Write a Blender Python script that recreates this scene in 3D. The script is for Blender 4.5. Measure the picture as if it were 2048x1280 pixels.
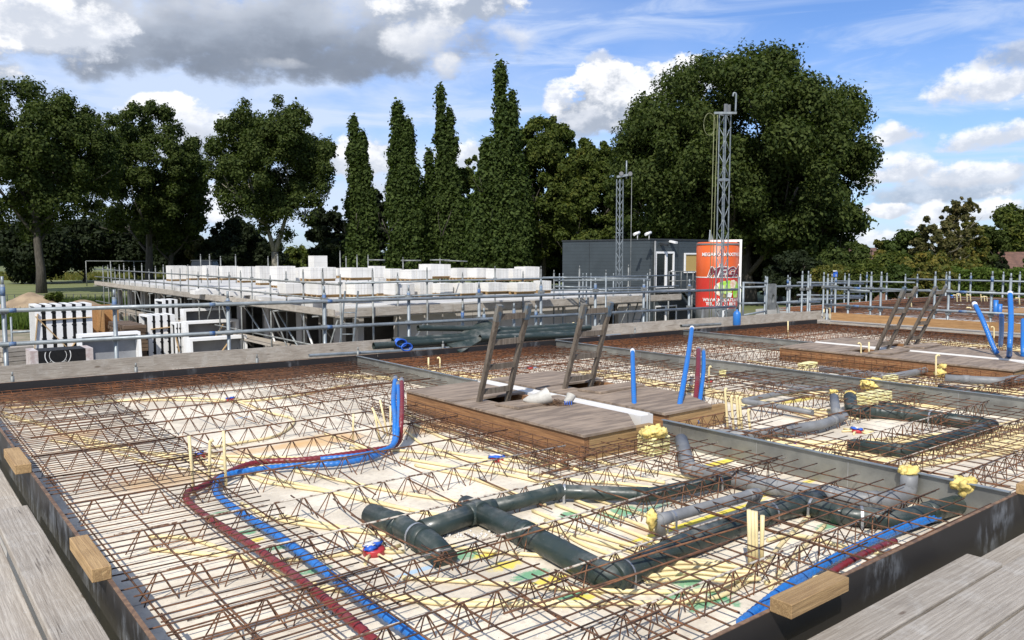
import bpy, math, random
import numpy as np
from mathutils import Vector, Matrix
R = math.radians
random.seed(7)
SC = bpy.context.scene
COL = SC.collection
for o in list(bpy.data.objects): bpy.data.objects.remove(o)

# ------------------------------------------------------------------ camera
EYE = 1.75                                   # eye height above the precast floor planks (z = 0)
FPX = 1600.0
PITCH = math.atan(130 / FPX)
cam = bpy.data.cameras.new('camera'); camo = bpy.data.objects.new('camera', cam); COL.objects.link(camo)
camo.location = (0, 0, EYE); camo.rotation_euler = (R(90) - PITCH, 0, -R(38.5))
cam.sensor_width = 36; cam.lens = 36 * FPX / 2048; cam.clip_start = 0.05; cam.clip_end = 6000
SC.camera = camo
HEAD = R(51.5)
FW = (math.cos(HEAD), math.sin(HEAD)); RT = (math.sin(HEAD), -math.cos(HEAD))
CP, SP = math.cos(PITCH), math.sin(PITCH)
def ray(px, py):
    x = (px - 1024) / FPX; y = -(py - 640) / FPX
    a = CP + y * SP
    return (a * FW[0] + x * RT[0], a * FW[1] + x * RT[1], -SP + y * CP)
def at(px, py, z=0.0):                        # survey helper: where a sight line meets the level z
    d = ray(px, py); t = (z - EYE) / d[2]
    return Vector((d[0] * t, d[1] * t, z))
def onx(px, py, X):
    d = ray(px, py); t = X / d[0]; return Vector((X, d[1] * t, EYE + d[2] * t))
def ony(px, py, Y):
    d = ray(px, py); t = Y / d[1]; return Vector((d[0] * t, Y, EYE + d[2] * t))
def far(px, py, dep):
    d = ray(px, py); q = d[0] * FW[0] + d[1] * FW[1]; t = dep / q
    return Vector((d[0] * t, d[1] * t, EYE + d[2] * t))

# ------------------------------------------------------------------ world and sun
SUN_EL = R(46)
SHADOW = Vector((0.79, 0.61, 0)).normalized()   # horizontal direction shadows fall
sundir = Vector((-SHADOW.x * math.cos(SUN_EL), -SHADOW.y * math.cos(SUN_EL), math.sin(SUN_EL)))
SKY_STRENGTH = 0.1
EXPOSURE = 0.30
sl = bpy.data.lights.new('sun', 'SUN'); sl.energy = 4.2; sl.angle = R(0.5); sl.color = (1.0, 0.95, 0.87)
so = bpy.data.objects.new('sun', sl); COL.objects.link(so); so.location = (-20, -20, 40)
so.rotation_euler = (-sundir).to_track_quat('-Z', 'Y').to_euler()
SC.view_settings.view_transform = 'Standard'; SC.view_settings.look = 'None'
SC.view_settings.exposure = EXPOSURE; SC.view_settings.gamma = 1
SC.view_settings.use_curve_mapping = False

W = bpy.data.worlds.new("World"); SC.world = W; W.use_nodes = True
nt = W.node_tree; nt.nodes.clear()
class NG:
    """small helper that adds nodes to a tree"""
    def __init__(s, t): s.t = t
    def n(s, k, **kw):
        x = s.t.nodes.new(k)
        for a, b in kw.items(): setattr(x, a, b)
        return x
    def put(s, sock, v):
        if hasattr(v, 'is_output') : s.t.links.new(v, sock)
        else: sock.default_value = v
    def m(s, op, a, b=0.0, c=0.0, clamp=False):
        x = s.n('ShaderNodeMath', operation=op, use_clamp=clamp)
        s.put(x.inputs[0], a); s.put(x.inputs[1], b); s.put(x.inputs[2], c)
        return x.outputs[0]
    def ss(s, v, lo, hi, a=0.0, b=1.0):
        x = s.n('ShaderNodeMapRange', interpolation_type='SMOOTHSTEP')
        for i, q in enumerate((v, lo, hi, a, b)): s.put(x.inputs[i], q)
        return x.outputs[0]
    def lin(s, v, lo, hi, a=0.0, b=1.0):
        x = s.n('ShaderNodeMapRange')
        for i, q in enumerate((v, lo, hi, a, b)): s.put(x.inputs[i], q)
        return x.outputs[0]
    def mix(s, f, a, b, bt='MIX'):
        x = s.n('ShaderNodeMix', data_type='RGBA', blend_type=bt)
        s.put(x.inputs[0], f)
        s.put(x.inputs[6], a if hasattr(a, 'is_output') else tuple(a) + (1,))
        s.put(x.inputs[7], b if hasattr(b, 'is_output') else tuple(b) + (1,))
        return x.outputs[2]
    def noise(s, vec, scale, detail=4, rough=0.55, dim='3D', dist=0.0):
        x = s.n('ShaderNodeTexNoise', noise_dimensions=dim)
        if vec is not None: s.put(x.inputs['Vector'], vec)
        x.inputs['Scale'].default_value = scale; x.inputs['Detail'].default_value = detail
        x.inputs['Roughness'].default_value = rough; x.inputs['Distortion'].default_value = dist
        return x.outputs['Fac']
    def comb(s, a, b, c=0.0):
        x = s.n('ShaderNodeCombineXYZ'); s.put(x.inputs[0], a); s.put(x.inputs[1], b); s.put(x.inputs[2], c)
        return x.outputs[0]
    def sep(s, v):
        x = s.n('ShaderNodeSeparateXYZ'); s.put(x.inputs[0], v); return x.outputs
    def scale(s, v, sc):
        x = s.n('ShaderNodeMapping'); s.put(x.inputs[0], v); x.inputs['Scale'].default_value = sc; return x.outputs[0]

g = NG(nt)
sky = g.n('ShaderNodeTexSky', sky_type='NISHITA', sun_disc=False)
sky.sun_elevation = SUN_EL; sky.sun_rotation = math.atan2(sundir.x, sundir.y)
sky.altitude = 0; sky.air_density = 1.0; sky.dust_density = 0.6; sky.ozone_density = 2.2
tc = g.n('ShaderNodeTexCoord').outputs['Generated']
X, Y, Z = g.sep(tc)
AZ = g.m('ARCTAN2', X, Y); EL = g.m('ARCSINE', Z)
flat = g.comb(AZ, EL)
w1 = g.noise(flat, 9, 3, 0.5, '2D'); w2 = g.noise(g.comb(g.m('ADD', AZ, 5.3), EL), 9, 3, 0.5, '2D')
waz = g.m('ADD', AZ, g.m('MULTIPLY', g.m('SUBTRACT', w1, 0.5), 0.07))
wel = g.m('ADD', EL, g.m('MULTIPLY', g.m('SUBTRACT', w2, 0.5), 0.05))
puff = g.noise(g.scale(flat, (1, 1.5, 1)), 26, 7, 0.62, '2D')
soft = g.noise(g.scale(flat, (1, 2.6, 1)), 9, 4, 0.5, '2D')
# thin high cloud, streaked
cir = g.noise(g.scale(g.comb(g.m('ADD', AZ, g.m('MULTIPLY', EL, 0.8)), EL), (1.2, 7, 1)), 4, 6, 0.6, '2D', 0.6)
lefty = g.ss(AZ, 1.05, 0.15, 0.0, 0.95)          # milky side of the sky
low = g.ss(EL, 0.30, 0.0, 0.0, 0.55)
veil = g.m('ADD', g.ss(cir, 0.42, 0.75, 0.0, 0.62), g.m('MULTIPLY', g.m('ADD', lefty, low), g.ss(soft, 0.2, 0.7, 0.35, 1.0)), clamp=True)
veil = g.m('MULTIPLY', veil, g.ss(EL, -0.02, 0.05))
k = 1 / SKY_STRENGTH
def c(r, gg, b): return (r * k, gg * k, b * k)
tint = g.mix(1.0, sky.outputs[0], (0.74, 0.94, 1.30), 'MULTIPLY')
acc = g.mix(g.m('MULTIPLY', veil, 0.85), tint, c(0.58, 0.67, 0.84))
# (px, py, rx, ry, lit colour, base colour, edge softness, opacity)
WH = (0.86, 0.87, 0.90); LG = (0.56, 0.60, 0.68); MG = (0.36, 0.41, 0.50); DG = (0.20, 0.235, 0.30); D2 = (0.27, 0.31, 0.385)
clouds = [
 (180, 20, 460, 130, WH, LG, 1.0, .9), (500, 70, 560, 135, LG, D2, .9, 1), (480, 112, 470, 78, MG, DG, .9, .95), (600, 80, 300, 95, MG, DG, 1.3, .9), (40, 45, 190, 75, WH, LG, .6, 1), (200, 40, 60, 45, WH, LG, .7, .8), (560, 130, 80, 16, WH, LG, 1.5, .5),
 (900, 20, 150, 70, WH, MG, .5, .95), (860, 85, 90, 55, WH, LG, 1.0, .85), (890, 135, 50, 30, WH, LG, 1.2, .8), (1015, 85, 66, 36, WH, LG, 1.1, .7),
 (345, 222, 75, 36, WH, LG, .35, 1), (420, 255, 60, 42, WH, LG, .6, .8), (380, 310, 130, 55, LG, MG, .7, .9), (440, 410, 110, 60, WH, LG, .6, .9), (120, 250, 160, 60, LG, LG, .9, .4),
 (730, 320, 100, 50, WH, LG, .45, .95), (930, 315, 90, 45, WH, LG, .5, .9), (800, 420, 200, 70, LG, LG, .8, .7),
 (1110, 185, 42, 34, WH, LG, .5, .9), (1195, 125, 44, 17, WH, LG, .6, .75), (1210, 205, 120, 85, WH, MG, .3, 1), (1390, 165, 150, 62, WH, LG, .3, 1), (1150, 245, 80, 45, LG, MG, .6, .8),
 (1985, 162, 108, 48, WH, LG, .75, .95), (2060, 105, 80, 30, LG, MG, .8, .75), (1795, 272, 70, 32, WH, LG, .75, .95), (1995, 277, 82, 30, WH, LG, .75, .95),
 (1790, 345, 130, 34, WH, LG, .75, .95), (1980, 352, 95, 28, WH, LG, .75, .95), (1890, 385, 190, 26, LG, MG, .8, .8), (1775, 410, 60, 15, WH, LG, .4, .95), (1930, 425, 120, 24, WH, LG, .5, .9), (1800, 462, 160, 22, WH, LG, .6, .8), (2000, 480, 200, 22, LG, LG, .6, .7),
 (2300, 200, 170, 70, WH, MG, .4, 1), (2350, 400, 260, 50, WH, LG, .5, .9), (-300, 120, 260, 120, WH, MG, .4, 1), (-350, 360, 260, 70, WH, LG, .5, .9)]
for (px, py, rx, ry, lit, base, sf, op) in clouds:
    d = Vector(ray(px, py)).normalized()
    a0 = math.atan2(d.x, d.y); e0 = math.asin(d.z)
    ra = rx / FPX * 0.95; re = ry / FPX * 0.95
    u = g.m('DIVIDE', g.m('SUBTRACT', waz, a0), ra)
    v = g.m('DIVIDE', g.m('SUBTRACT', wel, e0), re)
    vd = g.m('MULTIPLY', v, g.ss(v, -0.05, 0.05, 1.45, 1.0))      # flatter underside
    q = g.m('SUBTRACT', 1.0, g.m('ADD', g.m('MULTIPLY', u, u), g.m('MULTIPLY', vd, vd)))
    q = g.m('ADD', q, g.m('ADD', g.m('MULTIPLY', g.m('SUBTRACT', puff, 0.5), 2.1 if sf < .9 else 1.5), g.m('MULTIPLY', g.m('SUBTRACT', w1, 0.5), 1.1 if sf > .55 else 0.5)))
    mask = g.m('MULTIPLY', g.ss(q, 0.0, 0.12 + sf * 0.9), op)
    t = g.m('ADD', g.m('ADD', g.m('MULTIPLY', v, 0.75), g.m('MULTIPLY', u, -0.22)), g.m('MULTIPLY', g.m('SUBTRACT', puff, 0.5), 3.0 if sf < .85 else 1.1))
    t = g.m('ADD', t, g.m('MULTIPLY', g.m('SUBTRACT', soft, 0.5), 1.2))
    acc = g.mix(mask, acc, g.mix(g.ss(t, -0.35, 0.75), c(*base), c(*lit)))
bg = g.n('ShaderNodeBackground'); bg.inputs[1].default_value = SKY_STRENGTH
nt.links.new(acc, bg.inputs[0])
wo = g.n('ShaderNodeOutputWorld'); nt.links.new(bg.outputs[0], wo.inputs[0])

# ------------------------------------------------------------------ materials
def newmat(name):
    m = bpy.data.materials.new(name); m.use_nodes = True
    t = m.node_tree; b = t.nodes['Principled BSDF']
    return m, NG(t), b
def mat(name, col, rough=0.6, metal=0.0, var=0.15, scale=8, col2=None, bump=0.0, bscale=40, spec=0.5, stretch=(1, 1, 1), island=0.0, contrast=(0.35, 0.65), dust=0.0):
    """procedural material: two noise-mixed tones, roughness variation and optional bump"""
    m, g, b = newmat(name)
    co = g.n('ShaderNodeTexCoord').outputs['Object']
    v = g.scale(co, stretch)
    f = g.ss(g.noise(v, scale, 6, 0.6), contrast[0], contrast[1])
    c2 = col2 or tuple(max(0, x * (1 - var * 2)) for x in col)
    out = g.mix(f, col, c2)
    if island:
        ri = g.n('ShaderNodeNewGeometry').outputs['Random Per Island']
        out = g.mix(1.0, out, g.mix(ri, (1 - island,) * 3, (1 + island * 0.6,) * 3), 'MULTIPLY')
    if dust:                                            # cement dust and splashes lying on the upper side
        nz = g.sep(g.n('ShaderNodeNewGeometry').outputs['True Normal'])[2]
        d1 = g.m('MULTIPLY', g.ss(nz, 0.3, 1.0), g.ss(g.noise(co, 4, 6, 0.65), 0.42, 0.75))
        d2 = g.ss(g.noise(co, 60, 3, 0.6), 0.68, 0.74)
        out = g.mix(g.m('MULTIPLY', g.m('MAXIMUM', d1, g.m('MULTIPLY', d2, 0.6)), dust), out, (0.30, 0.29, 0.26))
    g.put(b.inputs['Base Color'], out)
    g.put(b.inputs['Roughness'], g.lin(g.noise(v, scale * 2.3, 3), 0.3, 0.7, max(0.03, rough - 0.08), min(1, rough + (0.3 if dust else 0.1))))
    b.inputs['Metallic'].default_value = metal
    b.inputs['Specular IOR Level'].default_value = spec
    if bump:
        bn = g.n('ShaderNodeBump'); bn.inputs['Strength'].default_value = bump; bn.inputs['Distance'].default_value = 0.01
        g.put(bn.inputs['Height'], g.noise(v, bscale, 5, 0.6)); g.put(b.inputs['Normal'], bn.outputs[0])
    return m
def wood(name, light, dark, axis, island=0.15, rough=0.75, cracks=False, fine=1.0):
    m, g, b = newmat(name)
    co = g.n('ShaderNodeTexCoord').outputs['Object']
    geo = g.n('ShaderNodeNewGeometry')
    off = g.n('ShaderNodeVectorMath', operation='ADD'); g.put(off.inputs[0], co)
    rnd_ = g.m('FRACT', g.m('ADD', geo.outputs['Random Per Island'], g.m('MULTIPLY', g.n('ShaderNodeObjectInfo').outputs['Random'], 7.3)))
    g.put(off.inputs[1], g.comb(g.m('MULTIPLY', rnd_, 37.0), g.m('MULTIPLY', rnd_, 11.0), 0.0))
    st = [16 * fine] * 3; st[axis] = 0.6 * fine
    v = g.scale(off.outputs[0], tuple(st))
    f1 = g.noise(v, 3.2, 6, 0.65, dist=0.5); f2 = g.noise(v, 14, 4, 0.6)
    blot = g.noise(off.outputs[0], 2.3, 5, 0.6)
    f = g.ss(g.m('ADD', g.m('MULTIPLY', f1, 0.7), g.m('MULTIPLY', f2, 0.3)), 0.36, 0.66)
    out = g.mix(f, light, dark)
    out = g.mix(g.ss(blot, 0.5, 0.78, 0, 0.45), out, tuple(x * 0.65 for x in dark))
    out = g.mix(1.0, out, g.mix(rnd_, (1 - island,) * 3, (1 + island * 0.5,) * 3), 'MULTIPLY')
    if cracks:
        wv = [1.0] * 3; wv[axis] = 0.10; wv[2] = 0.4
        wt = g.n('ShaderNodeTexWave', wave_type='BANDS', bands_direction='Y' if axis == 0 else 'X'); g.put(wt.inputs['Vector'], g.scale(off.outputs[0], tuple(wv)))
        wt.inputs['Scale'].default_value = 13; wt.inputs['Distortion'].default_value = 11; wt.inputs['Detail'].default_value = 2; wt.inputs['Detail Scale'].default_value = 0.8
        out = g.mix(g.ss(wt.outputs['Fac'], 0.5, 0.95, 0, 0.24), out, (0.18, 0.145, 0.11))
        out = g.mix(g.ss(g.noise(off.outputs[0], 5, 5, 0.65), 0.5, 0.7, 0, 0.35), out, (0.50, 0.48, 0.44))
        s2 = [42] * 3; s2[axis] = 1.3
        cr = g.ss(g.noise(g.scale(off.outputs[0], tuple(s2)), 1.0, 3, 0.6, dist=0.3), 0.66, 0.72, 0, 0.75)
        out = g.mix(cr, out, (0.07, 0.055, 0.042))
        sp_ = g.ss(g.noise(off.outputs[0], 38, 2, 0.5), 0.70, 0.74, 0, 0.5)
        out = g.mix(sp_, out, (0.55, 0.53, 0.48))
        s3 = [3.2] * 3; s3[axis] = 1.1
        kn = g.n('ShaderNodeTexVoronoi'); g.put(kn.inputs['Vector'], g.scale(off.outputs[0], tuple(s3))); kn.inputs['Scale'].default_value = 1.6
        out = g.mix(g.ss(kn.outputs['Distance'], 0.085, 0.04, 0, 0.75), out, (0.11, 0.075, 0.05))
    g.put(b.inputs['Base Color'], out); b.inputs['Roughness'].default_value = rough; b.inputs['Specular IOR Level'].default_value = 0.3
    bn = g.n('ShaderNodeBump'); bn.inputs['Strength'].default_value = 0.5; bn.inputs['Distance'].default_value = 0.004
    g.put(bn.inputs['Height'], f); g.put(b.inputs['Normal'], bn.outputs[0])
    return m
M = {}
M['rust'] = mat('rusty_steel', (0.20, 0.09, 0.042), 0.85, 0.05, col2=(0.065, 0.036, 0.024), scale=14, island=0.35)
M['rust_far'] = mat('orange_rusty_steel', (0.23, 0.085, 0.028), 0.85, 0.1, col2=(0.08, 0.035, 0.018), scale=14, island=0.4)
M['plaster_bar'] = mat('splashed_steel', (0.5, 0.45, 0.38), 0.85, 0, col2=(0.1, 0.05, 0.03), scale=24, contrast=(0.45, 0.6))
M['galv'] = mat('galvanised_steel', (0.27, 0.30, 0.315), 0.5, 0.35, col2=(0.18, 0.205, 0.22), scale=5, island=0.12)
M['galv_dull'] = mat('weathered_galvanised_steel', (0.26, 0.27, 0.26), 0.6, 0.4, col2=(0.15, 0.155, 0.15), scale=5, island=0.15)
M['plate'] = mat('zinc_sheet', (0.33, 0.33, 0.30), 0.42, 0.65, col2=(0.22, 0.22, 0.205), scale=3, bump=0.1)
M['blue_tape'] = mat('worn_blue_paint', (0.025, 0.09, 0.26), 0.55, col2=(0.15, 0.20, 0.25), scale=9)
M['board_x'] = wood('weathered_board_lengthwise', (0.44, 0.395, 0.335), (0.30, 0.26, 0.215), 0, fine=1.5, cracks=True)
M['board_y'] = wood('weathered_board_crosswise', (0.44, 0.395, 0.335), (0.30, 0.26, 0.215), 1, fine=1.5, cracks=True)
M['timber_x'] = wood('fresh_timber_lengthwise', (0.43, 0.285, 0.135), (0.27, 0.165, 0.075), 0, rough=0.65)
M['timber_y'] = wood('fresh_timber_crosswise', (0.43, 0.285, 0.135), (0.27, 0.165, 0.075), 1, rough=0.65)
M['timber_z'] = wood('fresh_timber_upright', (0.55, 0.38, 0.20), (0.38, 0.25, 0.12), 2, rough=0.65)
M['side_y'] = wood('stained_timber_side', (0.36, 0.19, 0.085), (0.17, 0.085, 0.04), 1, rough=0.75)
M['ladder'] = wood('old_ladder_wood', (0.20, 0.165, 0.13), (0.09, 0.07, 0.052), 2, rough=0.7)
M['ply'] = mat('weathered_plywood', (0.32, 0.245, 0.18), 0.78, col2=(0.17, 0.128, 0.095), scale=2.6, stretch=(1, 5.5, 1), bump=0.3, bscale=25, island=0.2)
M['ply_orange'] = wood('orange_plywood', (0.46, 0.27, 0.12), (0.30, 0.165, 0.07), 1, rough=0.7)
M['dark_timber'] = wood('dark_stacked_timber', (0.17, 0.115, 0.075), (0.07, 0.048, 0.033), 0, island=0.4)
def film(name, lo=0.45):                                        # film-faced shutter board with concrete smears
    m, g, b = newmat(name)
    co = g.n('ShaderNodeTexCoord').outputs['Object']
    st = g.noise(g.scale(co, (3.5, 3.5, 1.6)), 3.0, 8, 0.7)
    bl = g.noise(co, 1.6, 4, 0.5)
    f = g.m('MULTIPLY', g.ss(st, 0.42, 0.66), g.ss(bl, lo, lo + 0.16))
    sc = g.ss(g.noise(g.scale(co, (30, 30, 2)), 4, 2), 0.70, 0.76, 0, 0.5)
    f = g.m('ADD', f, sc, clamp=True)
    g.put(b.inputs['Base Color'], g.mix(f, (0.016, 0.014, 0.014), (0.15, 0.158, 0.168)))
    g.put(b.inputs['Roughness'], g.lin(f, 0, 1, 0.5, 0.9))
    return m
M['film'] = film('black_film_faced_board', .53)
M['film_smeared'] = film('smeared_film_faced_board', .36)
M['film_edge'] = mat('rusty_board_edge', (0.22, 0.13, 0.075), 0.8, col2=(0.1, 0.06, 0.04), scale=20)
M['pvc_green'] = mat('dark_green_pipe', (0.023, 0.036, 0.032), 0.33, col2=(0.040, 0.047, 0.042), scale=7, contrast=(0.5, 0.75), dust=0.55)
M['pvc_grey'] = mat('grey_pipe', (0.20, 0.205, 0.21), 0.45, col2=(0.15, 0.152, 0.155), scale=5, dust=0.4)
M['conduit'] = mat('cream_conduit', (0.73, 0.61, 0.33), 0.5, col2=(0.60, 0.49, 0.27), scale=6, contrast=(0.45, 0.7))
def ribbed(name, col):
    m, g, b = newmat(name)
    co = g.n('ShaderNodeTexCoord').outputs['Object']
    f = g.ss(g.noise(co, 7, 5), 0.45, 0.72, 0, 0.5)
    o_ = g.mix(f, col, tuple(x * 0.55 + 0.06 for x in col)); o_ = g.mix(g.ss(g.noise(co, 45, 3, 0.6), 0.66, 0.72, 0, 0.5), o_, (0.4, 0.39, 0.36))
    g.put(b.inputs['Base Color'], o_)
    b.inputs['Roughness'].default_value = 0.38
    return m
M['blue'] = ribbed('blue_corrugated_hose', (0.018, 0.15, 0.47))
M['red'] = ribbed('dark_red_corrugated_hose', (0.17, 0.018, 0.022))
M['foam'] = mat('yellow_foam', (0.76, 0.62, 0.22), 0.85, col2=(0.55, 0.40, 0.11), scale=14, bump=0.8, bscale=30)
M['wool'] = mat('pale_insulation', (0.80, 0.76, 0.42), 0.9, col2=(0.68, 0.62, 0.28), scale=20, bump=0.6)
M['poly'] = mat('white_polystyrene', (0.62, 0.60, 0.57), 0.8, col2=(0.65, 0.65, 0.62), scale=5, contrast=(0.55, 0.8))
M['tape_grey'] = mat('grey_duct_tape', (0.30, 0.31, 0.32), 0.4, 0.2, col2=(0.2, 0.2, 0.21), scale=30, bump=0.5)
M['white'] = mat('white_plastic', (0.80, 0.80, 0.79), 0.4, col2=(0.68, 0.68, 0.67), scale=3, contrast=(0.5, 0.8))
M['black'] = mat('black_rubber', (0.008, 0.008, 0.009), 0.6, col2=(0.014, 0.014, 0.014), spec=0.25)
M['panel_grey'] = mat('grey_board_panel', (0.24, 0.25, 0.265), 0.6, col2=(0.20, 0.205, 0.22), scale=2)
M['cap_blue'] = mat('blue_box_cap', (0.02, 0.09, 0.45), 0.4, col2=(0.03, 0.13, 0.55))
M['cap_red'] = mat('red_box_cap', (0.5, 0.04, 0.05), 0.4)
M['bag'] = mat('white_paper_bag', (0.50, 0.485, 0.44), 0.7, col2=(0.38, 0.365, 0.33), scale=9, bump=0.5, bscale=12)
M['nails'] = mat('loose_nails', (0.30, 0.19, 0.11), 0.5, 0.5, col2=(0.12, 0.07, 0.05), scale=60, island=0.4)
M['strap'] = mat('perforated_steel_strap', (0.5, 0.51, 0.52), 0.4, 0.7)
M['sandc'] = mat('sand', (0.34, 0.25, 0.155), 0.95, col2=(0.22, 0.16, 0.10), scale=0.9, bump=0.8, bscale=4)
M['concrete'] = mat('grey_concrete', (0.42, 0.41, 0.385), 0.85, col2=(0.31, 0.30, 0.28), scale=1.4, bump=0.2)
M['deck_conc'] = mat('pale_concrete_deck', (0.55, 0.54, 0.51), 0.85, col2=(0.42, 0.41, 0.39), scale=1.0)
def panelled(name, base, joint, pitch, axis, jw=0.02, rough=0.7, extra=None):
    m, g, b = newmat(name)
    co = g.n('ShaderNodeTexCoord').outputs['Object']; s = g.sep(co)
    fr = g.m('FRACT', g.m('DIVIDE', s[axis], pitch))
    f = g.m('LESS_THAN', fr, jw / pitch)
    base2 = g.mix(g.ss(g.noise(co, 1.1, 5), 0.35, 0.7), base, tuple(x * 0.84 for x in base))
    o = g.mix(f, base2, joint)
    if extra:
        fr2 = g.m('FRACT', g.m('DIVIDE', s[extra[0]], extra[1]))
        o = g.mix(g.m('LESS_THAN', fr2, extra[2] / extra[1]), o, joint)
    g.put(b.inputs['Base Color'], o); b.inputs['Roughness'].default_value = rough
    bn = g.n('ShaderNodeBump'); bn.inputs['Strength'].default_value = 0.4; bn.inputs['Distance'].default_value = 0.02; bn.invert = True
    g.put(bn.inputs['Height'], f); g.put(b.inputs['Normal'], bn.outputs[0])
    return m
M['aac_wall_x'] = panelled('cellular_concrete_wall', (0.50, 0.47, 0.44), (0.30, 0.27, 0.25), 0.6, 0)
M['aac_wall_y'] = panelled('cellular_concrete_wall_shaded', (0.34, 0.32, 0.30), (0.27, 0.25, 0.23), 0.6, 1)  # darker copy of the wall colour, shade of the building's side painted in
def blockmat():
    m, g, b = newmat('white_cellular_block'); co = g.n('ShaderNodeTexCoord').outputs['Object']; s = g.sep(co)
    ri = g.n('ShaderNodeNewGeometry').outputs['Random Per Island']
    o = g.mix(g.ss(g.noise(co, 1.4, 5), 0.42, 0.75), (0.71, 0.69, 0.65), (0.59, 0.57, 0.53))
    o = g.mix(1.0, o, g.mix(ri, (0.86,) * 3, (1.04,) * 3), 'MULTIPLY')
    ln = g.m('LESS_THAN', g.m('FRACT', g.m('DIVIDE', g.m('ADD', s[2], 0.07), 0.25)), 0.05); o = g.mix(g.m('MULTIPLY', ln, 0.45), o, (0.40, 0.39, 0.37))
    pr = g.m('MULTIPLY', g.ss(g.noise(g.scale(co, (3, 3, 22)), 2.2, 2), 0.60, 0.64), g.ss(g.noise(co, 0.9, 2), 0.52, 0.56)); o = g.mix(g.m('MULTIPLY', pr, 0.35), o, (0.42, 0.42, 0.44))
    g.put(b.inputs['Base Color'], o); b.inputs['Roughness'].default_value = 0.8; return m
M['aac'] = blockmat()
M['aac_gap'] = mat('shaded_block_joint', (0.42, 0.41, 0.40), 0.9)
M['cladding'] = panelled('dark_grey_cladding', (0.050, 0.062, 0.069), (0.028, 0.034, 0.038), 0.22, 2, 0.02, 0.45)
M['glass'] = mat('dark_glass', (0.012, 0.015, 0.018), 0.08, col2=(0.02, 0.024, 0.028))
M['blind'] = mat('ochre_blind', (0.44, 0.31, 0.10), 0.6, col2=(0.38, 0.26, 0.09), stretch=(1, 1, 20))
M['trim_dark'] = mat('dark_steel_trim', (0.05, 0.055, 0.06), 0.5, 0.3)
M['silo_orange'] = mat('orange_silo_paint', (0.60, 0.10, 0.013), 0.38, col2=(0.50, 0.08, 0.012), scale=0.9, contrast=(0.4, 0.8))
M['silo_red'] = mat('red_silo_paint', (0.56, 0.035, 0.02), 0.38, col2=(0.46, 0.03, 0.02), scale=0.9, contrast=(0.4, 0.8))
M['silo_grey'] = mat('grey_silo_steel', (0.22, 0.23, 0.235), 0.5, 0.2, col2=(0.16, 0.16, 0.165), scale=1.2)
M['logo_dark'] = mat('dark_crimson_print', (0.17, 0.012, 0.03), 0.4)
M['logo_white'] = mat('white_print', (0.8, 0.79, 0.76), 0.4)
M['print_green'] = mat('lime_green_print', (0.25, 0.55, 0.03), 0.5, col2=(0.5, 0.6, 0.2), scale=3)
M['print_skin'] = mat('peach_print', (0.62, 0.35, 0.22), 0.5, col2=(0.75, 0.72, 0.6), scale=3)
M['print_dark'] = mat('dark_olive_print', (0.06, 0.07, 0.03), 0.5, col2=(0.3, 0.25, 0.1), scale=4)
M['brick_wrap'] = mat('pink_wrapped_brick', (0.42, 0.33, 0.31), 0.4, col2=(0.6, 0.56, 0.54), scale=5)
M['rooftile'] = mat('red_roof_tiles', (0.20, 0.075, 0.045), 0.8, col2=(0.13, 0.05, 0.035), scale=2.5)
M['rooftile2'] = mat('brown_roof_tiles', (0.16, 0.085, 0.06), 0.8, col2=(0.1, 0.055, 0.04), scale=2.5)
M['brick'] = mat('house_brick', (0.28, 0.15, 0.10), 0.85, col2=(0.2, 0.1, 0.07), scale=3)
def leafmat(name, a, b_, yel=None):
    m, g, b = newmat(name)
    geo = g.n('ShaderNodeNewGeometry')
    co = g.n('ShaderNodeTexCoord').outputs['Object']
    r = geo.outputs['Random Per Island']
    cl = g.noise(co, 0.45, 3, 0.6)
    o = g.mix(r, a, b_)
    if yel: o = g.mix(g.m('MULTIPLY', g.ss(cl, 0.45, 0.7), g.ss(r, 0.4, 0.9)), o, yel)
    b.inputs['Roughness'].default_value = 0.7
    b.inputs['Specular IOR Level'].default_value = 0.12
    g.put(b.inputs['Base Color'], o)
    tr = g.n('ShaderNodeBsdfTranslucent'); g.put(tr.inputs[0], g.mix(1.0, o, (1.3, 1.5, 0.6), 'MULTIPLY'))
    ms = g.n('ShaderNodeMixShader'); ms.inputs[0].default_value = 0.28
    g.t.links.new(b.outputs[0], ms.inputs[1]); g.t.links.new(tr.outputs[0], ms.inputs[2])
    out = [n for n in g.t.nodes if n.type == 'OUTPUT_MATERIAL'][0]
    g.t.links.new(ms.outputs[0], out.inputs[0])
    return m
M['leaf_oak'] = leafmat('oak_leaves', (0.030, 0.048, 0.012), (0.072, 0.092, 0.023))
M['leaf_poplar'] = leafmat('poplar_leaves', (0.030, 0.050, 0.012), (0.070, 0.098, 0.024))
M['leaf_mid'] = leafmat('broad_leaves', (0.036, 0.055, 0.012), (0.090, 0.112, 0.024), (0.12, 0.125, 0.024))
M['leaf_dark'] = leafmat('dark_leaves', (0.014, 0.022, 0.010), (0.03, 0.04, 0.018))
M['leaf_yel'] = leafmat('yellowing_leaves', (0.06, 0.08, 0.018), (0.14, 0.125, 0.03), (0.22, 0.16, 0.03))
M['leaf_brown'] = leafmat('bronzed_leaves', (0.055, 0.062, 0.022), (0.125, 0.11, 0.042), (0.16, 0.12, 0.05))
M['leaf_hedge'] = leafmat('hedge_leaves', (0.05, 0.085, 0.015), (0.11, 0.15, 0.03))
M['bark'] = mat('grey_brown_bark', (0.085, 0.075, 0.06), 0.9, col2=(0.045, 0.038, 0.03), scale=3, stretch=(3, 3, 0.6))
M['bark_pale'] = mat('pale_bark', (0.23, 0.21, 0.165), 0.9, col2=(0.12, 0.11, 0.085), scale=3, stretch=(3, 3, 0.6))

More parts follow.
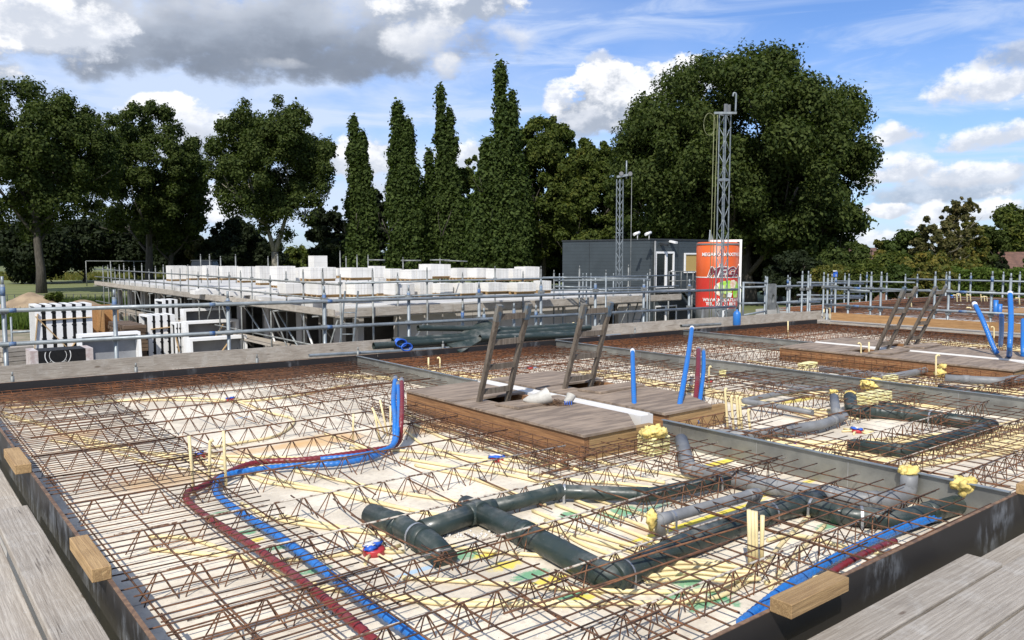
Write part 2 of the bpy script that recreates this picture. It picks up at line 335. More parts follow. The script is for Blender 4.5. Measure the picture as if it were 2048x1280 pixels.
# precast planks: cream, dusty, orange water stains and spray-painted set-out marks
def slabmat():
    m, g, b = newmat('precast_plank_surface')
    co = g.n('ShaderNodeTexCoord').outputs['Object']; s = g.sep(co)
    n1 = g.noise(co, 1.3, 6, 0.6); n2 = g.noise(co, 22, 4, 0.6); n3 = g.noise(g.scale(co, (1, 6, 1)), 4, 4, 0.6)
    o = g.mix(g.ss(n1, 0.36, 0.66), (0.78, 0.70, 0.56), (0.54, 0.475, 0.375))
    o = g.mix(g.ss(n2, 0.48, 0.7, 0, 0.5), o, (0.42, 0.37, 0.31))
    o = g.mix(g.ss(n3, 0.55, 0.8, 0, 0.25), o, (0.80, 0.77, 0.71))
    o = g.mix(g.ss(g.noise(co, 3.2, 7, 0.7), 0.54, 0.70, 0, 0.55), o, (0.40, 0.35, 0.285))
    spots = g.ss(g.noise(co, 55, 2, 0.5), 0.70, 0.74, 0, 0.7)
    o = g.mix(spots, o, (0.2, 0.16, 0.12))
    wob = g.noise(co, 5, 6, 0.7); wob2 = g.noise(co, 16, 4, 0.7)
    def mark(o, px, py, rx, ry, col, strength=0.85, hard=0.5, rot=0.0, w=1.6):
        p = at(px, py, 0.0)
        dx = g.m('SUBTRACT', s[0], p.x); dy = g.m('SUBTRACT', s[1], p.y)
        ca, sa = math.cos(rot), math.sin(rot)
        u = g.m('DIVIDE', g.m('ADD', g.m('MULTIPLY', dx, ca), g.m('MULTIPLY', dy, sa)), rx)
        v = g.m('DIVIDE', g.m('SUBTRACT', g.m('MULTIPLY', dy, ca), g.m('MULTIPLY', dx, sa)), ry)
        q = g.m('SUBTRACT', 1.0, g.m('ADD', g.m('MULTIPLY', u, u), g.m('MULTIPLY', v, v)))
        q = g.m('ADD', q, g.m('MULTIPLY', g.m('SUBTRACT', wob if w < 3 else wob2, 0.5), w))
        return g.mix(g.ss(q, 0.0, hard, 0, strength), o, col)
    STAIN = (0.62, 0.37, 0.14)
    for px, py, rx, ry, st in ((650, 880, .55, .30, .75), (520, 900, .6, .14, .6), (900, 850, .75, .32, .8), (330, 960, .55, .25, .6), (1000, 880, .35, .22, .7), (840, 980, .25, .2, .3),
                               (300, 800, .3, .2, .4), (1330, 1060, .35, .2, .35), (1650, 830, .6, .4, .35), (1480, 790, .5, .5, .35), (150, 870, .3, .3, .5)):
        o = mark(o, px, py, rx, ry, STAIN, st, 0.9)
    GRN = (0.03, 0.30, 0.13); YEL = (0.78, 0.62, 0.02); YB = (0.75, 0.60, 0.10)
    for a in ((440, 1028, .10, .06, GRN), (490, 1065, .11, .06, GRN), (515, 1080, .06, .05, YEL), (552, 1095, .11, .06, GRN), (630, 1140, .12, .06, GRN), (600, 935, .10, .05, GRN),
              (935, 1108, .16, .08, GRN), (975, 1110, .10, .06, YEL), (1010, 1130, .14, .07, YEL), (1060, 1150, .15, .06, GRN), (1100, 1160, .16, .06, YEL), (1150, 1190, .22, .05, GRN), (1160, 1200, .15, .05, YEL),
              (1380, 1165, .10, .10, GRN), (1350, 1190, .14, .04, GRN), (1420, 1205, .22, .05, GRN), (1440, 1195, .05, .14, GRN), (1240, 1025, .25, .10, GRN), (1330, 1035, .2, .06, GRN), (1140, 1030, .1, .08, GRN),
              (1290, 1020, .3, .04, (0.12, .35, .25)), (1860, 880, .35, .12, GRN), (1800, 905, .2, .05, GRN), (1660, 1050, .2, .05, GRN)):
        o = mark(o, *a, strength=0.75, hard=0.8, w=3.2)
    for a in ((1440, 925, .42, .05, YEL), (1400, 1040, .9, .035, YEL), (1580, 975, .6, .04, YB), (1600, 800, .5, .08, YB)):
        o = mark(o, *a, strength=0.85, hard=0.6, w=0.8)
    for a in ((485, 835, .12, .03), (840, 1140, .2, .03), (1065, 735, .2, .1)):
        o = mark(o, *a, (0.25, 0.5, 0.75), strength=0.6, hard=0.6, w=1.0)
    joint = g.m('LESS_THAN', g.m('FRACT', g.m('DIVIDE', g.m('ADD', s[1], 0.6), 2.4)), 0.005)
    o = g.mix(joint, o, (0.25, 0.22, 0.18))
    g.put(b.inputs['Base Color'], o); b.inputs['Roughness'].default_value = 0.88
    bn = g.n('ShaderNodeBump'); bn.inputs['Strength'].default_value = 0.35; bn.inputs['Distance'].default_value = 0.01
    g.put(bn.inputs['Height'], g.m('ADD', n2, n1)); g.put(b.inputs['Normal'], bn.outputs[0])
    return m
M['slab'] = slabmat()
def groundmat():
    m, g, b = newmat('sandy_yard_ground')
    co = g.n('ShaderNodeTexCoord').outputs['Object']; s = g.sep(co)
    n = g.noise(co, 0.25, 7, 0.6); n2 = g.noise(co, 3, 5, 0.6)
    o = g.mix(g.ss(n, 0.40, 0.62), (0.30, 0.25, 0.18), (0.075, 0.095, 0.035))
    o = g.mix(g.ss(n2, 0.4, 0.7, 0, 0.5), o, (0.16, 0.14, 0.09))
    d = g.m('SQRT', g.m('ADD', g.m('MULTIPLY', s[0], s[0]), g.m('MULTIPLY', s[1], s[1])))
    o = g.mix(g.ss(d, 55, 75), o, g.mix(g.ss(n, 0.35, 0.65), (0.07, 0.10, 0.03), (0.14, 0.15, 0.05)))
    g.put(b.inputs['Base Color'], o); b.inputs['Roughness'].default_value = 0.95
    return m
M['ground'] = groundmat()
def fieldmat():
    m, g, b = newmat('mown_grass')
    co = g.n('ShaderNodeTexCoord').outputs['Object']; s = g.sep(co)
    fr = g.m('FRACT', g.m('DIVIDE', g.m('ADD', g.m('MULTIPLY', s[0], -0.12), s[1]), 7.0))
    st = g.ss(g.m('ABSOLUTE', g.m('SUBTRACT', fr, 0.5)), 0.22, 0.28)
    n = g.noise(co, 0.15, 5, 0.6); n2 = g.noise(co, 6, 3)
    o = g.mix(st, (0.125, 0.15, 0.042), (0.16, 0.175, 0.06))
    o = g.mix(g.ss(n, 0.4, 0.7, 0, 0.5), o, (0.17, 0.165, 0.065)); o = g.mix(g.ss(n2, 0.4, 0.7, 0, 0.25), o, (0.08, 0.10, 0.03))
    g.put(b.inputs['Base Color'], o); b.inputs['Roughness'].default_value = 0.95
    return m
M['field'] = fieldmat()
M['rough_grass'] = mat('rough_verge_grass', (0.20, 0.185, 0.08), 0.95, col2=(0.09, 0.105, 0.035), scale=0.4)

# ------------------------------------------------------------------ mesh helpers
class MB:
    def __init__(s): s.v = []; s.f = []; s.sm = []
    def quadbox(s, p):                                   # 8 corners: bottom ring then top ring
        b = len(s.v); s.v += [tuple(x) for x in p]
        for q in ((3, 2, 1, 0), (4, 5, 6, 7), (0, 1, 5, 4), (1, 2, 6, 5), (2, 3, 7, 6), (3, 0, 4, 7)):
            s.f.append(tuple(b + i for i in q)); s.sm.append(False)
        return s
    def box(s, x0, x1, y0, y1, z0, z1):
        return s.quadbox([(x0, y0, z0), (x1, y0, z0), (x1, y1, z0), (x0, y1, z0), (x0, y0, z1), (x1, y0, z1), (x1, y1, z1), (x0, y1, z1)])
    def beam(s, a, b, w, h, up=(0, 0, 1)):
        a = Vector(a); b = Vector(b); d = (b - a).normalized(); up = Vector(up)
        r = d.cross(up)
        if r.length < 1e-4: r = d.cross(Vector((1, 0, 0)))
        r.normalize(); u = r.cross(d).normalized(); r = r * w / 2; u = u * h / 2
        return s.quadbox([a - r - u, b - r - u, b + r - u, a + r - u, a - r + u, b - r + u, b + r + u, a + r + u])
    def tube(s, pts, r, n=8, smooth=True, caps=True):
        P = [Vector(p) for p in pts]; m = len(P)
        rs = r if isinstance(r, (list, tuple)) else [r] * m
        T = []
        for i in range(m):
            d = (P[min(i + 1, m - 1)] - P[max(i - 1, 0)])
            T.append(d.normalized() if d.length > 1e-9 else Vector((0, 0, 1)))
        ref = Vector((0, 0, 1)) if abs(T[0].z) < 0.9 else Vector((1, 0, 0))
        u = T[0].cross(ref).normalized(); base = len(s.v)
        for i in range(m):
            u = (u - T[i] * u.dot(T[i]))
            if u.length < 1e-6: u = T[i].cross(Vector((0.3, 0.7, 0.2)))
            u.normalize(); w = T[i].cross(u)
            # keep the wall thickness constant round corners
            for k in range(n):
                a = 2 * math.pi * (k + 0.5) / n
                s.v.append(tuple(P[i] + (u * math.cos(a) + w * math.sin(a)) * rs[i]))
        for i in range(m - 1):
            for k in range(n):
                a = base + i * n + k; b2 = base + i * n + (k + 1) % n
                s.f.append((a, b2, b2 + n, a + n)); s.sm.append(smooth)
        if caps:
            s.f.append(tuple(base + k for k in reversed(range(n)))); s.sm.append(False)
            s.f.append(tuple(base + (m - 1) * n + k for k in range(n))); s.sm.append(False)
        return s
    def poly(s, pts, z0, z1):                            # vertical prism over an outline
        b = len(s.v); n = len(pts)
        s.v += [(p[0], p[1], z0) for p in pts] + [(p[0], p[1], z1) for p in pts]
        s.f.append(tuple(b + i for i in reversed(range(n)))); s.sm.append(False)
        s.f.append(tuple(b + n + i for i in range(n))); s.sm.append(False)
        for i in range(n):
            j = (i + 1) % n; s.f.append((b + i, b + j, b + n + j, b + n + i)); s.sm.append(False)
        return s
    def lathe(s, prof, cx=0, cy=0, n=32, a0=0, a1=2 * math.pi):
        b = len(s.v); full = abs(a1 - a0 - 2 * math.pi) < 1e-6; m = n if full else n + 1
        for (r, z) in prof:
            for k in range(m):
                a = a0 + (a1 - a0) * k / n; s.v.append((cx + r * math.cos(a), cy + r * math.sin(a), z))
        for i in range(len(prof) - 1):
            for k in range(n):
                k2 = (k + 1) % m
                s.f.append((b + i * m + k, b + i * m + k2, b + (i + 1) * m + k2, b + (i + 1) * m + k)); s.sm.append(True)
        return s
    def blob(s, c, r, seed=0, sub=2, rough=0.35, sq=(1, 1, 1)):
        import bmesh
        bm = bmesh.new(); bmesh.ops.create_icosphere(bm, subdivisions=sub, radius=1)
        rnd = random.Random(seed); ph = [(rnd.uniform(2, 7), rnd.uniform(0, 6.3), Vector((rnd.uniform(-1, 1), rnd.uniform(-1, 1), rnd.uniform(-1, 1)))) for _ in range(9)]
        b = len(s.v)
        for v in bm.verts:
            d = 1 + rough * sum(math.sin(f * v.co.dot(q) * 2.2 + p) for f, p, q in ph) / 4.5
            s.v.append((c[0] + v.co.x * r * d * sq[0], c[1] + v.co.y * r * d * sq[1], c[2] + v.co.z * r * d * sq[2]))
        for f in bm.faces: s.f.append(tuple(b + v.index for v in f.verts)); s.sm.append(True)
        bm.free(); return s
    def build(s, name, m, parent=None):
        me = bpy.data.meshes.new(name); me.from_pydata(s.v, [], s.f); me.materials.append(m)
        me.polygons.foreach_set('use_smooth', s.sm); me.update()
        o = bpy.data.objects.new(name, me); COL.objects.link(o)
        if parent is not None:
            o.parent = parent
            if 'local' not in parent:
                o.matrix_parent_inverse = Matrix.Translation(-Vector(parent.get('_org', (0, 0, 0))))
        return o
def tag(o, label=None, cat=None, group=None, kind=None):
    if label: o['label'] = label
    if cat: o['category'] = cat
    if group: o['group'] = group
    if kind: o['kind'] = kind
    return o
def thing(name, label, cat, loc=(0, 0, 0), group=None, rz=0.0, local=False):
    """Empty at the thing's base; parts are given in world coordinates unless local"""
    o = bpy.data.objects.new(name, None); COL.objects.link(o)
    o.location = loc; o.rotation_euler.z = rz; o.empty_display_size = 0.2
    if local: o['local'] = 1
    else: o['_org'] = tuple(loc)
    return tag(o, label, cat, group)
def dup(root, loc=None, rz=None, label=None):
    r = root.copy(); COL.objects.link(r)
    if loc is not None: r.location = loc
    if rz is not None: r.rotation_euler.z = rz
    if label: r['label'] = label
    for ch in list(root.children):
        q = ch.copy(); COL.objects.link(q); q.parent = r
        for gc in list(ch.children):
            w = gc.copy(); COL.objects.link(w); w.parent = q
    return r
def spline(pts, n=6):
    P = [Vector(p) for p in pts]
    if len(P) < 3: return P
    P = [P[0] * 2 - P[1]] + P + [P[-1] * 2 - P[-2]]; out = []
    for i in range(1, len(P) - 2):
        for k in range(n):
            t = k / n; a, b, c_, d = P[i - 1], P[i], P[i + 1], P[i + 2]
            out.append(0.5 * ((2 * b) + (c_ - a) * t + (2 * a - 5 * b + 4 * c_ - d) * t * t + (3 * b - a - 3 * c_ + d) * t ** 3))
    out.append(P[-2]); return out
def fillet(pts, r=0.08, n=4):
    P = [Vector(p) for p in pts]; out = [P[0]]
    for i in range(1, len(P) - 1):
        a = (P[i - 1] - P[i]); b = (P[i + 1] - P[i]); q = min(r, a.length * 0.45, b.length * 0.45)
        a = P[i] + a.normalized() * q; b = P[i] + b.normalized() * q
        for k in range(n + 1):
            t = k / n; out.append(a * (1 - t) ** 2 + P[i] * 2 * t * (1 - t) + b * t * t)
    out.append(P[-1]); return out
# ------------------------------------------------------------------ setting
GZ = -2.85; TOP = 0.23; XL = 0.80; YN = 1.92; XR = 17.4
DIV = (5.66, 9.5, 12.8)                                     # steel stop strips between the bays
def yf(x): return 11.14 - 0.053 * (x - 1)                  # far edge of the floor
def onfar(px, py, off):
    d = ray(px, py); t = (11.193 + off) / (d[1] + 0.053 * d[0]); return Vector((d[0] * t, d[1] * t, EYE + d[2] * t))
b = MB(); n = 24; rr = [0, 60, 200, 700, 3500]
vs = []
for r_ in rr[1:]:
    for k2 in range(n): vs.append((r_ * math.cos(2 * math.pi * k2 / n), r_ * math.sin(2 * math.pi * k2 / n), GZ))
b.v = vs; b.f = [tuple(range(n))] + [(i * n + k2, i * n + (k2 + 1) % n, (i + 1) * n + (k2 + 1) % n, (i + 1) * n + k2) for i in range(3) for k2 in range(n)]; b.sm = [False] * len(b.f)
tag(b.build('ground', M['ground']), kind='structure')
FA = [at(-900, 611, GZ), at(640, 602, GZ), at(640, 556, GZ), at(-900, 563, GZ)]
fb = MB(); fb.v = [(p.x, p.y, GZ + 0.03) for p in FA]; fb.f = [(0, 1, 2, 3)]; fb.sm = [False]
tag(fb.build('grass_field', M['field']), kind='structure')
FB = [at(-900, 562.5, GZ), at(900, 556, GZ), at(900, 541, GZ), at(-900, 545, GZ)]
fb = MB(); fb.v = [(p.x, p.y, GZ + 0.06) for p in FB]; fb.f = [(0, 1, 2, 3)]; fb.sm = [False]
tag(fb.build('verge', M['rough_grass']), kind='structure')

# ------------------------------------------------------------------ the storey being built
bd = thing('unfinished_building', 'unfinished building with cream precast floor planks covered by reinforcement', 'building', (9, 6, GZ))
b = MB(); b.poly([(XL, YN), (XR, YN), (XR, yf(XR)), (XL, yf(XL))], -0.07, 0.0); b.build('floor_slab', M['slab'], bd)
b = MB()
for x0, x1, y0, y1 in ((XL + .06, XL + .3, YN + .06, 11.0), (XL + .3, XR - .06, YN + .06, YN + .3), (DIV[0] - .12, DIV[0] + .12, 2.2, 10.6), (DIV[1] - .12, DIV[1] + .12, 2.2, 10.5), (XR - .3, XR - .06, 2.3, 10.1), (XL + .3, XR - .3, 9.9, 10.1)):
    b.box(x0, x1, y0, y1, GZ, -0.075)
b.build('wall', M['aac_wall_x'], bd)

# shutter boards round the edge
def formboard(label, a, bb, thick, z0, z1, out, m=None):
    """a, b: ends of the inner face; out: outward unit vector"""
    a = Vector((a[0], a[1], 0)); bb = Vector((bb[0], bb[1], 0)); o = Vector(out).normalized() * thick
    t = thing('shutter_board', label, 'shutter board', (a.x, a.y, z0), 'black shutter boards round the floor edge')
    q = MB().quadbox([(p.x, p.y, z0) for p in (a, bb, bb + o, a + o)] + [(p.x, p.y, z1) for p in (a, bb, bb + o, a + o)])
    q.build('face_board', m or M['film'], t)
    e = (bb - a).normalized() * 0.002
    q = MB().quadbox([(p.x, p.y, z1 + 0.0005) for p in (a, bb, bb + o, a + o)] + [(p.x, p.y, z1 + 0.004) for p in (a, bb, bb + o, a + o)])
    q.build('worn_edge', M['film_edge'], t)
formboard('black shutter board along the left floor edge, smeared with grey concrete', (XL, YN - .02), (XL, 11.10), .02, -.32, TOP, (-1, 0, 0), M['film_smeared'])
formboard('long black shutter board beside the boards in the bottom right corner', (XL, YN), (10.0, YN), .02, -.32, TOP, (0, -1, 0))
formboard('black shutter board continuing out of the picture on the right', (10.02, YN), (XR, YN), .02, -.32, TOP, (0, -1, 0))
formboard('black shutter board along the far floor edge, left of the stacked green pipes', (XL, yf(XL)), (6.0, yf(6.0)), .02, -.3, TOP, (0, 1, 0))
formboard('black shutter board along the far floor edge, behind the green pipes and ladders', (6.02, yf(6.02)), (XR, yf(XR)), .02, -.3, TOP, (0, 1, 0))

# zinc stop strips between the bays
nm = ('nearest, beside the foam-capped pipe bends', 'second one, crossing behind the yellow insulation block', 'farthest one, leading to the far pair of ladders')
for i, x in enumerate(DIV):
    y1 = yf(x) - .02; segs = ((YN + .03, y1),)
    if i == 0: segs = ((YN + .03, 4.86), (7.78, y1))
    if i == 2: segs = ((YN + .03, 4.3), (7.6, y1))
    t = thing('stop_strip', 'dull zinc strip between floor bays, ' + nm[i], 'metal strip', (x, YN, 0), 'zinc strips between the floor bays')
    br = MB()
    for y0, yy in segs:
        MB().box(x - .004, x + .004, y0, yy, 0.0, TOP - .005).build('sheet', M['plate'], t)
        MB().box(x - .03, x + .006, y0, yy, TOP - .004, TOP + .002).build('lip', M['galv'], t)
        y = y0 + .3
        while y < yy - .2:
            br.beam((x + .01, y, .004), (x + .01, y, TOP - .03), .03, .004, (0, 1, 0)); y += .8
    br.build('bracket', M['strap'], t)

# ------------------------------------------------------------------ scaffold boards underfoot
def board(label, x0, x1, y0, y1, z0, z1, m, group, rot=0):
    t = MB().box(x0, x1, y0, y1, z0, z1)
    o = t.build('scaffold_board', m); tag(o, label, 'board', group)
    bv = o.modifiers.new('b', 'BEVEL'); bv.width = .006; bv.segments = 2
    return o
GL = 'grey boards of the left walkway'; GR = 'grey boards of the right walkway'
xs = [(-1.4, -1.13, 8.0), (-1.12, -.85, 8.4), (-.84, -.57, 7.6), (-.56, -.29, 9), (-.28, -.02, 8.2), (0, .26, 8.8), (.27, .497, 8.3), (.545, .70, 8.8)]
tx = ['eighth board from the left shutter, mostly out of view', 'seventh board from the left shutter, mostly out of view', 'sixth board from the left shutter, mostly out of view', 'fifth board from the left shutter', 'fourth board from the left shutter',
      'third board from the left shutter', 'second board from the left shutter', 'narrow board lying against the left shutter, partly under the raised board']
for (a, c_, y1), l in zip(xs, tx): board('weathered grey walkway board, ' + l, a, c_, -1.2, y1, .03, .07, M['board_y'], GL)
board('raised weathered board with a squared end on top of the left walkway', .505, .70, .2, 5.93, .085, .135, M['board_y'], GL)
ys = [(1.50, 1.80), (1.21, 1.49), (.92, 1.2), (.63, .91), (.34, .62), (.05, .33)]
tx = ['directly beside the long black shutter', 'second from the black shutter', 'third from the black shutter', 'fourth from the black shutter', 'fifth from the black shutter', 'sixth from the black shutter']
for (a, c_), l in zip(ys, tx): board('weathered grey walkway board on the right, ' + l, .75, 12.5, a, c_, .0, .045, M['board_x'], GR)
board('raised pale board ending in two corners on the right walkway, nearest the shutter', .9, 4.64, 1.62, 1.80, .052, .11, M['board_x'], GR)
board('broad raised board, second from the shutter on the right walkway', 1.0, 5.9, 1.36, 1.605, .052, .105, M['board_x'], GR)
board('broad raised board with fine cracks, third from the shutter on the right walkway', 1.0, 6.3, 1.10, 1.345, .052, .10, M['board_x'], GR)
board('raised board in the very corner of the photo at bottom right', 1.0, 6.6, .84, 1.09, .052, .105, M['board_x'], GR)
# timber blocks on top of the shutters
def block(label, x0, x1, y0, y1, m):
    o = MB().box(x0, x1, y0, y1, TOP + .005, TOP + .07).build('timber_block', m); tag(o, label, 'timber block', 'timber blocks resting on the shutters')
    bv = o.modifiers.new('b', 'BEVEL'); bv.width = .003
p = at(1598, 1225, .28); block('yellow timber block on the right shutter beside the raised boards', p.x, p.x + .46, YN - .125, YN - .02, M['timber_x'])
block('yellow timber block at the right edge of the photo on the shutter', 5.62, 6.1, YN - .15, YN - .01, M['timber_x'])
block('yellow timber block on the left shutter nearer the camera', .715, .80, 4.02, 4.56, M['timber_y'])
block('small yellow timber block on the left shutter farther away', .69, .79, 6.38, 7.0, M['timber_y'])

# ------------------------------------------------------------------ stair opening covers with ladders
def curb(label, x0, x1, y0, y1, hole, seed, end_cut=0.0):
    t = thing('stair_opening_cover', label, 'plywood cover', ((x0 + x1) / 2, y0, 0), 'covered stair openings')
    z = TOP - .022
    b = MB(); b.box(x0, x0 + .06, y0, y1, 0.002, z); b.build('side_timber', M['side_y'], t)
    b = MB(); b.box(x1 - .06, x1, y0 + end_cut, y1, 0.002, z); b.build('side_timber', M['side_y'], t)
    b = MB(); b.box(x0 + .062, x1 - .062, y0, y0 + .06, 0.002, z); b.build('end_timber', M['timber_x'], t)
    b = MB(); b.box(x0 + .062, x1 - .062, y1 - .06, y1, 0.002, z); b.build('end_timber', M['timber_x'], t)
    hy0, hy1 = hole; ov = .02
    b = MB(); b.poly([(x0 - ov, y0 - ov), (x1 - .32, y0 - ov), (x1 - .3, y0 + .02), (x1 - .04, y0 + end_cut * .8), (x1 + ov, y0 + end_cut), (x1 + ov, hy0 - .13), (x0 - ov, hy0 - .13)], z + .002, z + .024); b.build('plywood_sheet', M['ply'], t)
    b = MB(); b.poly([(x0 - ov, hy1), (x1 + ov, hy1), (x1 + ov, y1 + .03), (x0 - ov, y1 - .03)], z + .002, z + .024); b.build('plywood_sheet', M['ply'], t)
    b = MB(); b.poly([(x0 - ov, hy0 - .12), (x1 + ov, hy0 - .10), (x1 + ov, hy0 - .02), (x0 - ov, hy0 - .02)], z + .002, z + .022); b.build('plywood_sheet', M['ply'], t)
    b = MB(); b.poly([(x0 - ov, hy0 - .02), (x0 + .35, hy0 - .02), (x0 + .35, hy1 + .0), (x0 - ov, hy1 + .0)], z + .0025, z + .018); b.build('plywood_sheet', M['ply'], t)
    # black sheet on the planks, painted in for the shade of the stair opening
    b = MB(); b.box(x0 + .36, x1 - .07, hy0 - .0, hy1, 0.002, 0.012); b.build('pit_shade_sheet', M['black'], t)
    b = MB(); q = hy0 - .22; b.quadbox([(x0 + .25, q - .16, z + .028), (x0 + 1.02, q - .10, z + .028), (x0 + 1.05, q + .16, z + .028), (x0 + .2, q + .16, z + .028), (x0 + .25, q - .16, z + .05), (x0 + 1.02, q - .10, z + .045), (x0 + 1.05, q + .16, z + .045), (x0 + .2, q + .16, z + .05)])
    b.build('loose_plank', M['ply'], t)
    return t
curb('weathered plywood cover in timber curb carrying the white bag, nearest opening', 4.64, 5.58, 4.85, 7.75, (6.42, 6.82), 1, .4)
curb('weathered plywood cover in timber curb behind the white polystyrene strip, near openings', 5.90, 6.92, 5.05, 7.85, (6.55, 6.95), 2, .6)
curb('long plywood cover in timber curb with the left ladder of the far pair', 11.75, 12.72, 4.1, 7.6, (6.25, 6.6), 3, .4)
curb('long plywood cover in timber curb with the right ladder of the far pair', 13.0, 13.95, 4.4, 7.7, (6.3, 6.65), 4, .4)
for x, y0, y1, l in ((5.62, 5.1, 7.75, 'white polystyrene strip between the two near plywood covers'), (12.74, 4.1, 7.6, 'thin white polystyrene strip between the two far plywood covers')):
    b = MB().box(x, x + (.17 if x < 8 else .12), y0, y1, 0.0, TOP - .004); b.box(x + .1, x + .13, y0, y1, TOP - .004, TOP + .012)
    tag(b.build('polystyrene_strip', M['poly']), l, 'foam strip')
def ladder(label, b1, w, lean, h, rz, group='old wooden ladders standing in the stair openings'):
    """b1: foot of the left stile at cover level; leans towards -y"""
    t = thing('wooden_ladder', label, 'ladder', b1, group, rz=rz, local=True)
    d = Vector((0, -lean, h)); lo = -0.2 / h
    for x in (0, w):
        b = MB().beam(Vector((x, 0, 0)) + d * lo * .9, Vector((x, 0, 0)) + d, .062, .045, (0, 1, 0))
        s = b.build('stile', M['ladder'], t); bv = s.modifiers.new('b', 'BEVEL'); bv.width = .008
        b = MB().beam(Vector((x, 0, 0)) + d * .84, Vector((x, 0, 0)) + d * 1.002, .064, .047, (0, 1, 0)); b.build('paint_mark', M['blue_wash'], t)
    z = .1
    while z < h - .08:
        q = d * (z / h); b = MB().beam(Vector((.0, 0, 0)) + q, Vector((w, 0, 0)) + q, .028, .058, (0, 0, 1)); b.build('rung', M['ladder'], t); z += .265
    return t
M['blue_wash'] = mat('faded_blue_paint_on_wood', (0.16, 0.145, 0.12), 0.7, col2=(0.085, 0.125, 0.165), scale=11, contrast=(0.42, 0.60))
ladder('old wooden ladder in the nearest opening, left of the white bag', Vector((4.87, 6.67, TOP)), .40, .33, 1.02, R(3))
ladder('old wooden ladder behind the white strip, left of the single blue hose', Vector((6.12, 6.72, TOP)), .43, .30, .98, R(2))
ladder('old wooden ladder, left one of the far pair', Vector((12.5, 6.33, TOP)), .34, .42, 1.02, R(-3))
ladder('old wooden ladder, right one of the far pair', Vector((13.75, 6.45, TOP)), .34, .46, 1.0, R(-3))

# ------------------------------------------------------------------ lattice girders cast into the planks
def zig(L, pitch=.2, h=.145, hw=.045, r=.0036, n=5):
    b = MB(); k2 = int(L / pitch)
    for s in (-1, 1):
        for i in range(k2):
            x = i * pitch; P = [(x + .016, s * hw, 0), (x + pitch * .42, s * .009, h - .016), (x + pitch * .46, s * .006, h - .002), (x + pitch * .54, s * .006, h - .002), (x + pitch * .58, s * .009, h - .016), (x + pitch - .016, s * hw, 0)]
            b.tube(P, r, n, True, False)
    return b
_gm = {}
def girder(label, x0, x1, y, splash, simple, group):
    L = round(x1 - x0, 1); key = (L, splash, simple)
    t = thing('lattice_girder', label, 'lattice girder', (x0, y, 0), group, rz=-.003 + random.uniform(-.004, .004), local=True)
    if key not in _gm:
        n = 4 if simple else 6
        a = zig(L, n=4 if simple else 5, r=.0042 if simple else .0038); o1 = a.build('zigzag_bars', M['rust'], t)
        a = MB().tube([(-.05, 0, .147), (L + .04, 0, .147)], .0065 if not simple else .006, n); o2 = a.build('top_bar', M['plaster_bar'] if splash else M['rust'], t)
        _gm[key] = (o1.data, o2.data)
    else:
        for nm_, me in zip(('zigzag_bars', 'top_bar'), _gm[key]):
            o = bpy.data.objects.new(nm_, me); COL.objects.link(o); o.parent = t
rows = [2.42, 2.95, 3.55, 4.22, 4.95, 5.75, 6.52, 7.30, 8.05, 8.75, 9.42, 10.1]
ordn = ['first', 'second', 'third', 'fourth', 'fifth', 'sixth', 'seventh', 'eighth', 'ninth', 'tenth', 'eleventh', 'last']
bays = [(.95, 5.55, 'nearest'), (5.75, 9.4, 'second'), (9.6, 12.7, 'third'), (12.9, 17.2, 'farthest')]
for bi, (x0, x1, bn) in enumerate(bays):
    for ri, y in enumerate(rows):
        a, c_ = x0, x1
        if y > yf(x1) - .3: continue
        if bi == 0 and 4.8 < y < 7.8: c_ = 4.45
        if bi == 1 and 5.0 < y < 7.95: a = 7.05
        if bi == 2 and 4.0 < y < 7.7: c_ = 11.6
        if bi == 3 and 4.3 < y < 7.8: a = 14.05
        yy = y + (bi * .21) % .4 - (.2 if bi else 0) + random.uniform(-.02, .02)
        if ri == 0 and bi: yy = y + .03
        girder('rusty zigzag lattice girder, %s from the near edge, %s bay' % (ordn[ri], bn), a + (.0 if ri % 2 else .1), c_, yy, (bi == 0 and y < 5.2) or (bi == 1 and y < 4), bi > 1, 'lattice girders of the %s floor bay' % bn)

# ------------------------------------------------------------------ welded mats on top
def mat_sheet(label, x0, x1, y0, y1, sx, sy, z=.163, skew=0.0, group='reinforcing mats on the floor', r=.0042, m=None, jit=.02):
    """bars along x every sx (in y) and bars along y every sy (in x)"""
    b = MB(); rnd = random.Random(hash((x0, y0, sx)) & 0xffff)
    y = y0
    while y <= y1:
        j = rnd.uniform(-jit, jit); wz = rnd.uniform(-.006, .006)
        a = rnd.uniform(-.05, .05); e = rnd.uniform(-.05, .05)
        b.tube([(x0 + a, y + j, z), ((x0 + x1) / 2, y + j + skew / 2 + rnd.uniform(-.006, .006), z + wz), (x1 + e, y + skew + j + rnd.uniform(-.01, .01), z)], r, 4); y += sx * rnd.uniform(.93, 1.07)
    x = x0 + .06
    while x <= x1 - .03:
        b.tube([(x + rnd.uniform(-.02, .02), y0 - .04, z - .009), (x + rnd.uniform(-.02, .02), y1 + .04, z - .009)], r * 1.15, 4); x += sy * rnd.uniform(.93, 1.07)
    return tag(b.build('rebar_mat', m or M['rust']), label, 'rebar mat', group)
mat_sheet('dense rusty mat along the left floor edge, far half', .86, 2.02, 6.3, 10.7, .075, .36, jit=.012)
mat_sheet('dense rusty mat along the left floor edge, near half', .84, 1.9, 3.1, 6.45, .10, .30, z=.172, jit=.012)
mat_sheet('rusty mat with long bars in the near left corner of the floor', .84, 2.6, 1.98, 3.6, .13, .28, z=.18)
mat_sheet('wide-meshed rusty mat in front of the green pipe elbow along the near edge', 2.45, 4.2, 1.98, 2.95, .17, .30)
mat_sheet('rusty mat over the big grey pipe beside the nearest zinc strip', 3.9, 5.5, 2.0, 3.6, .17, .19, z=.178)
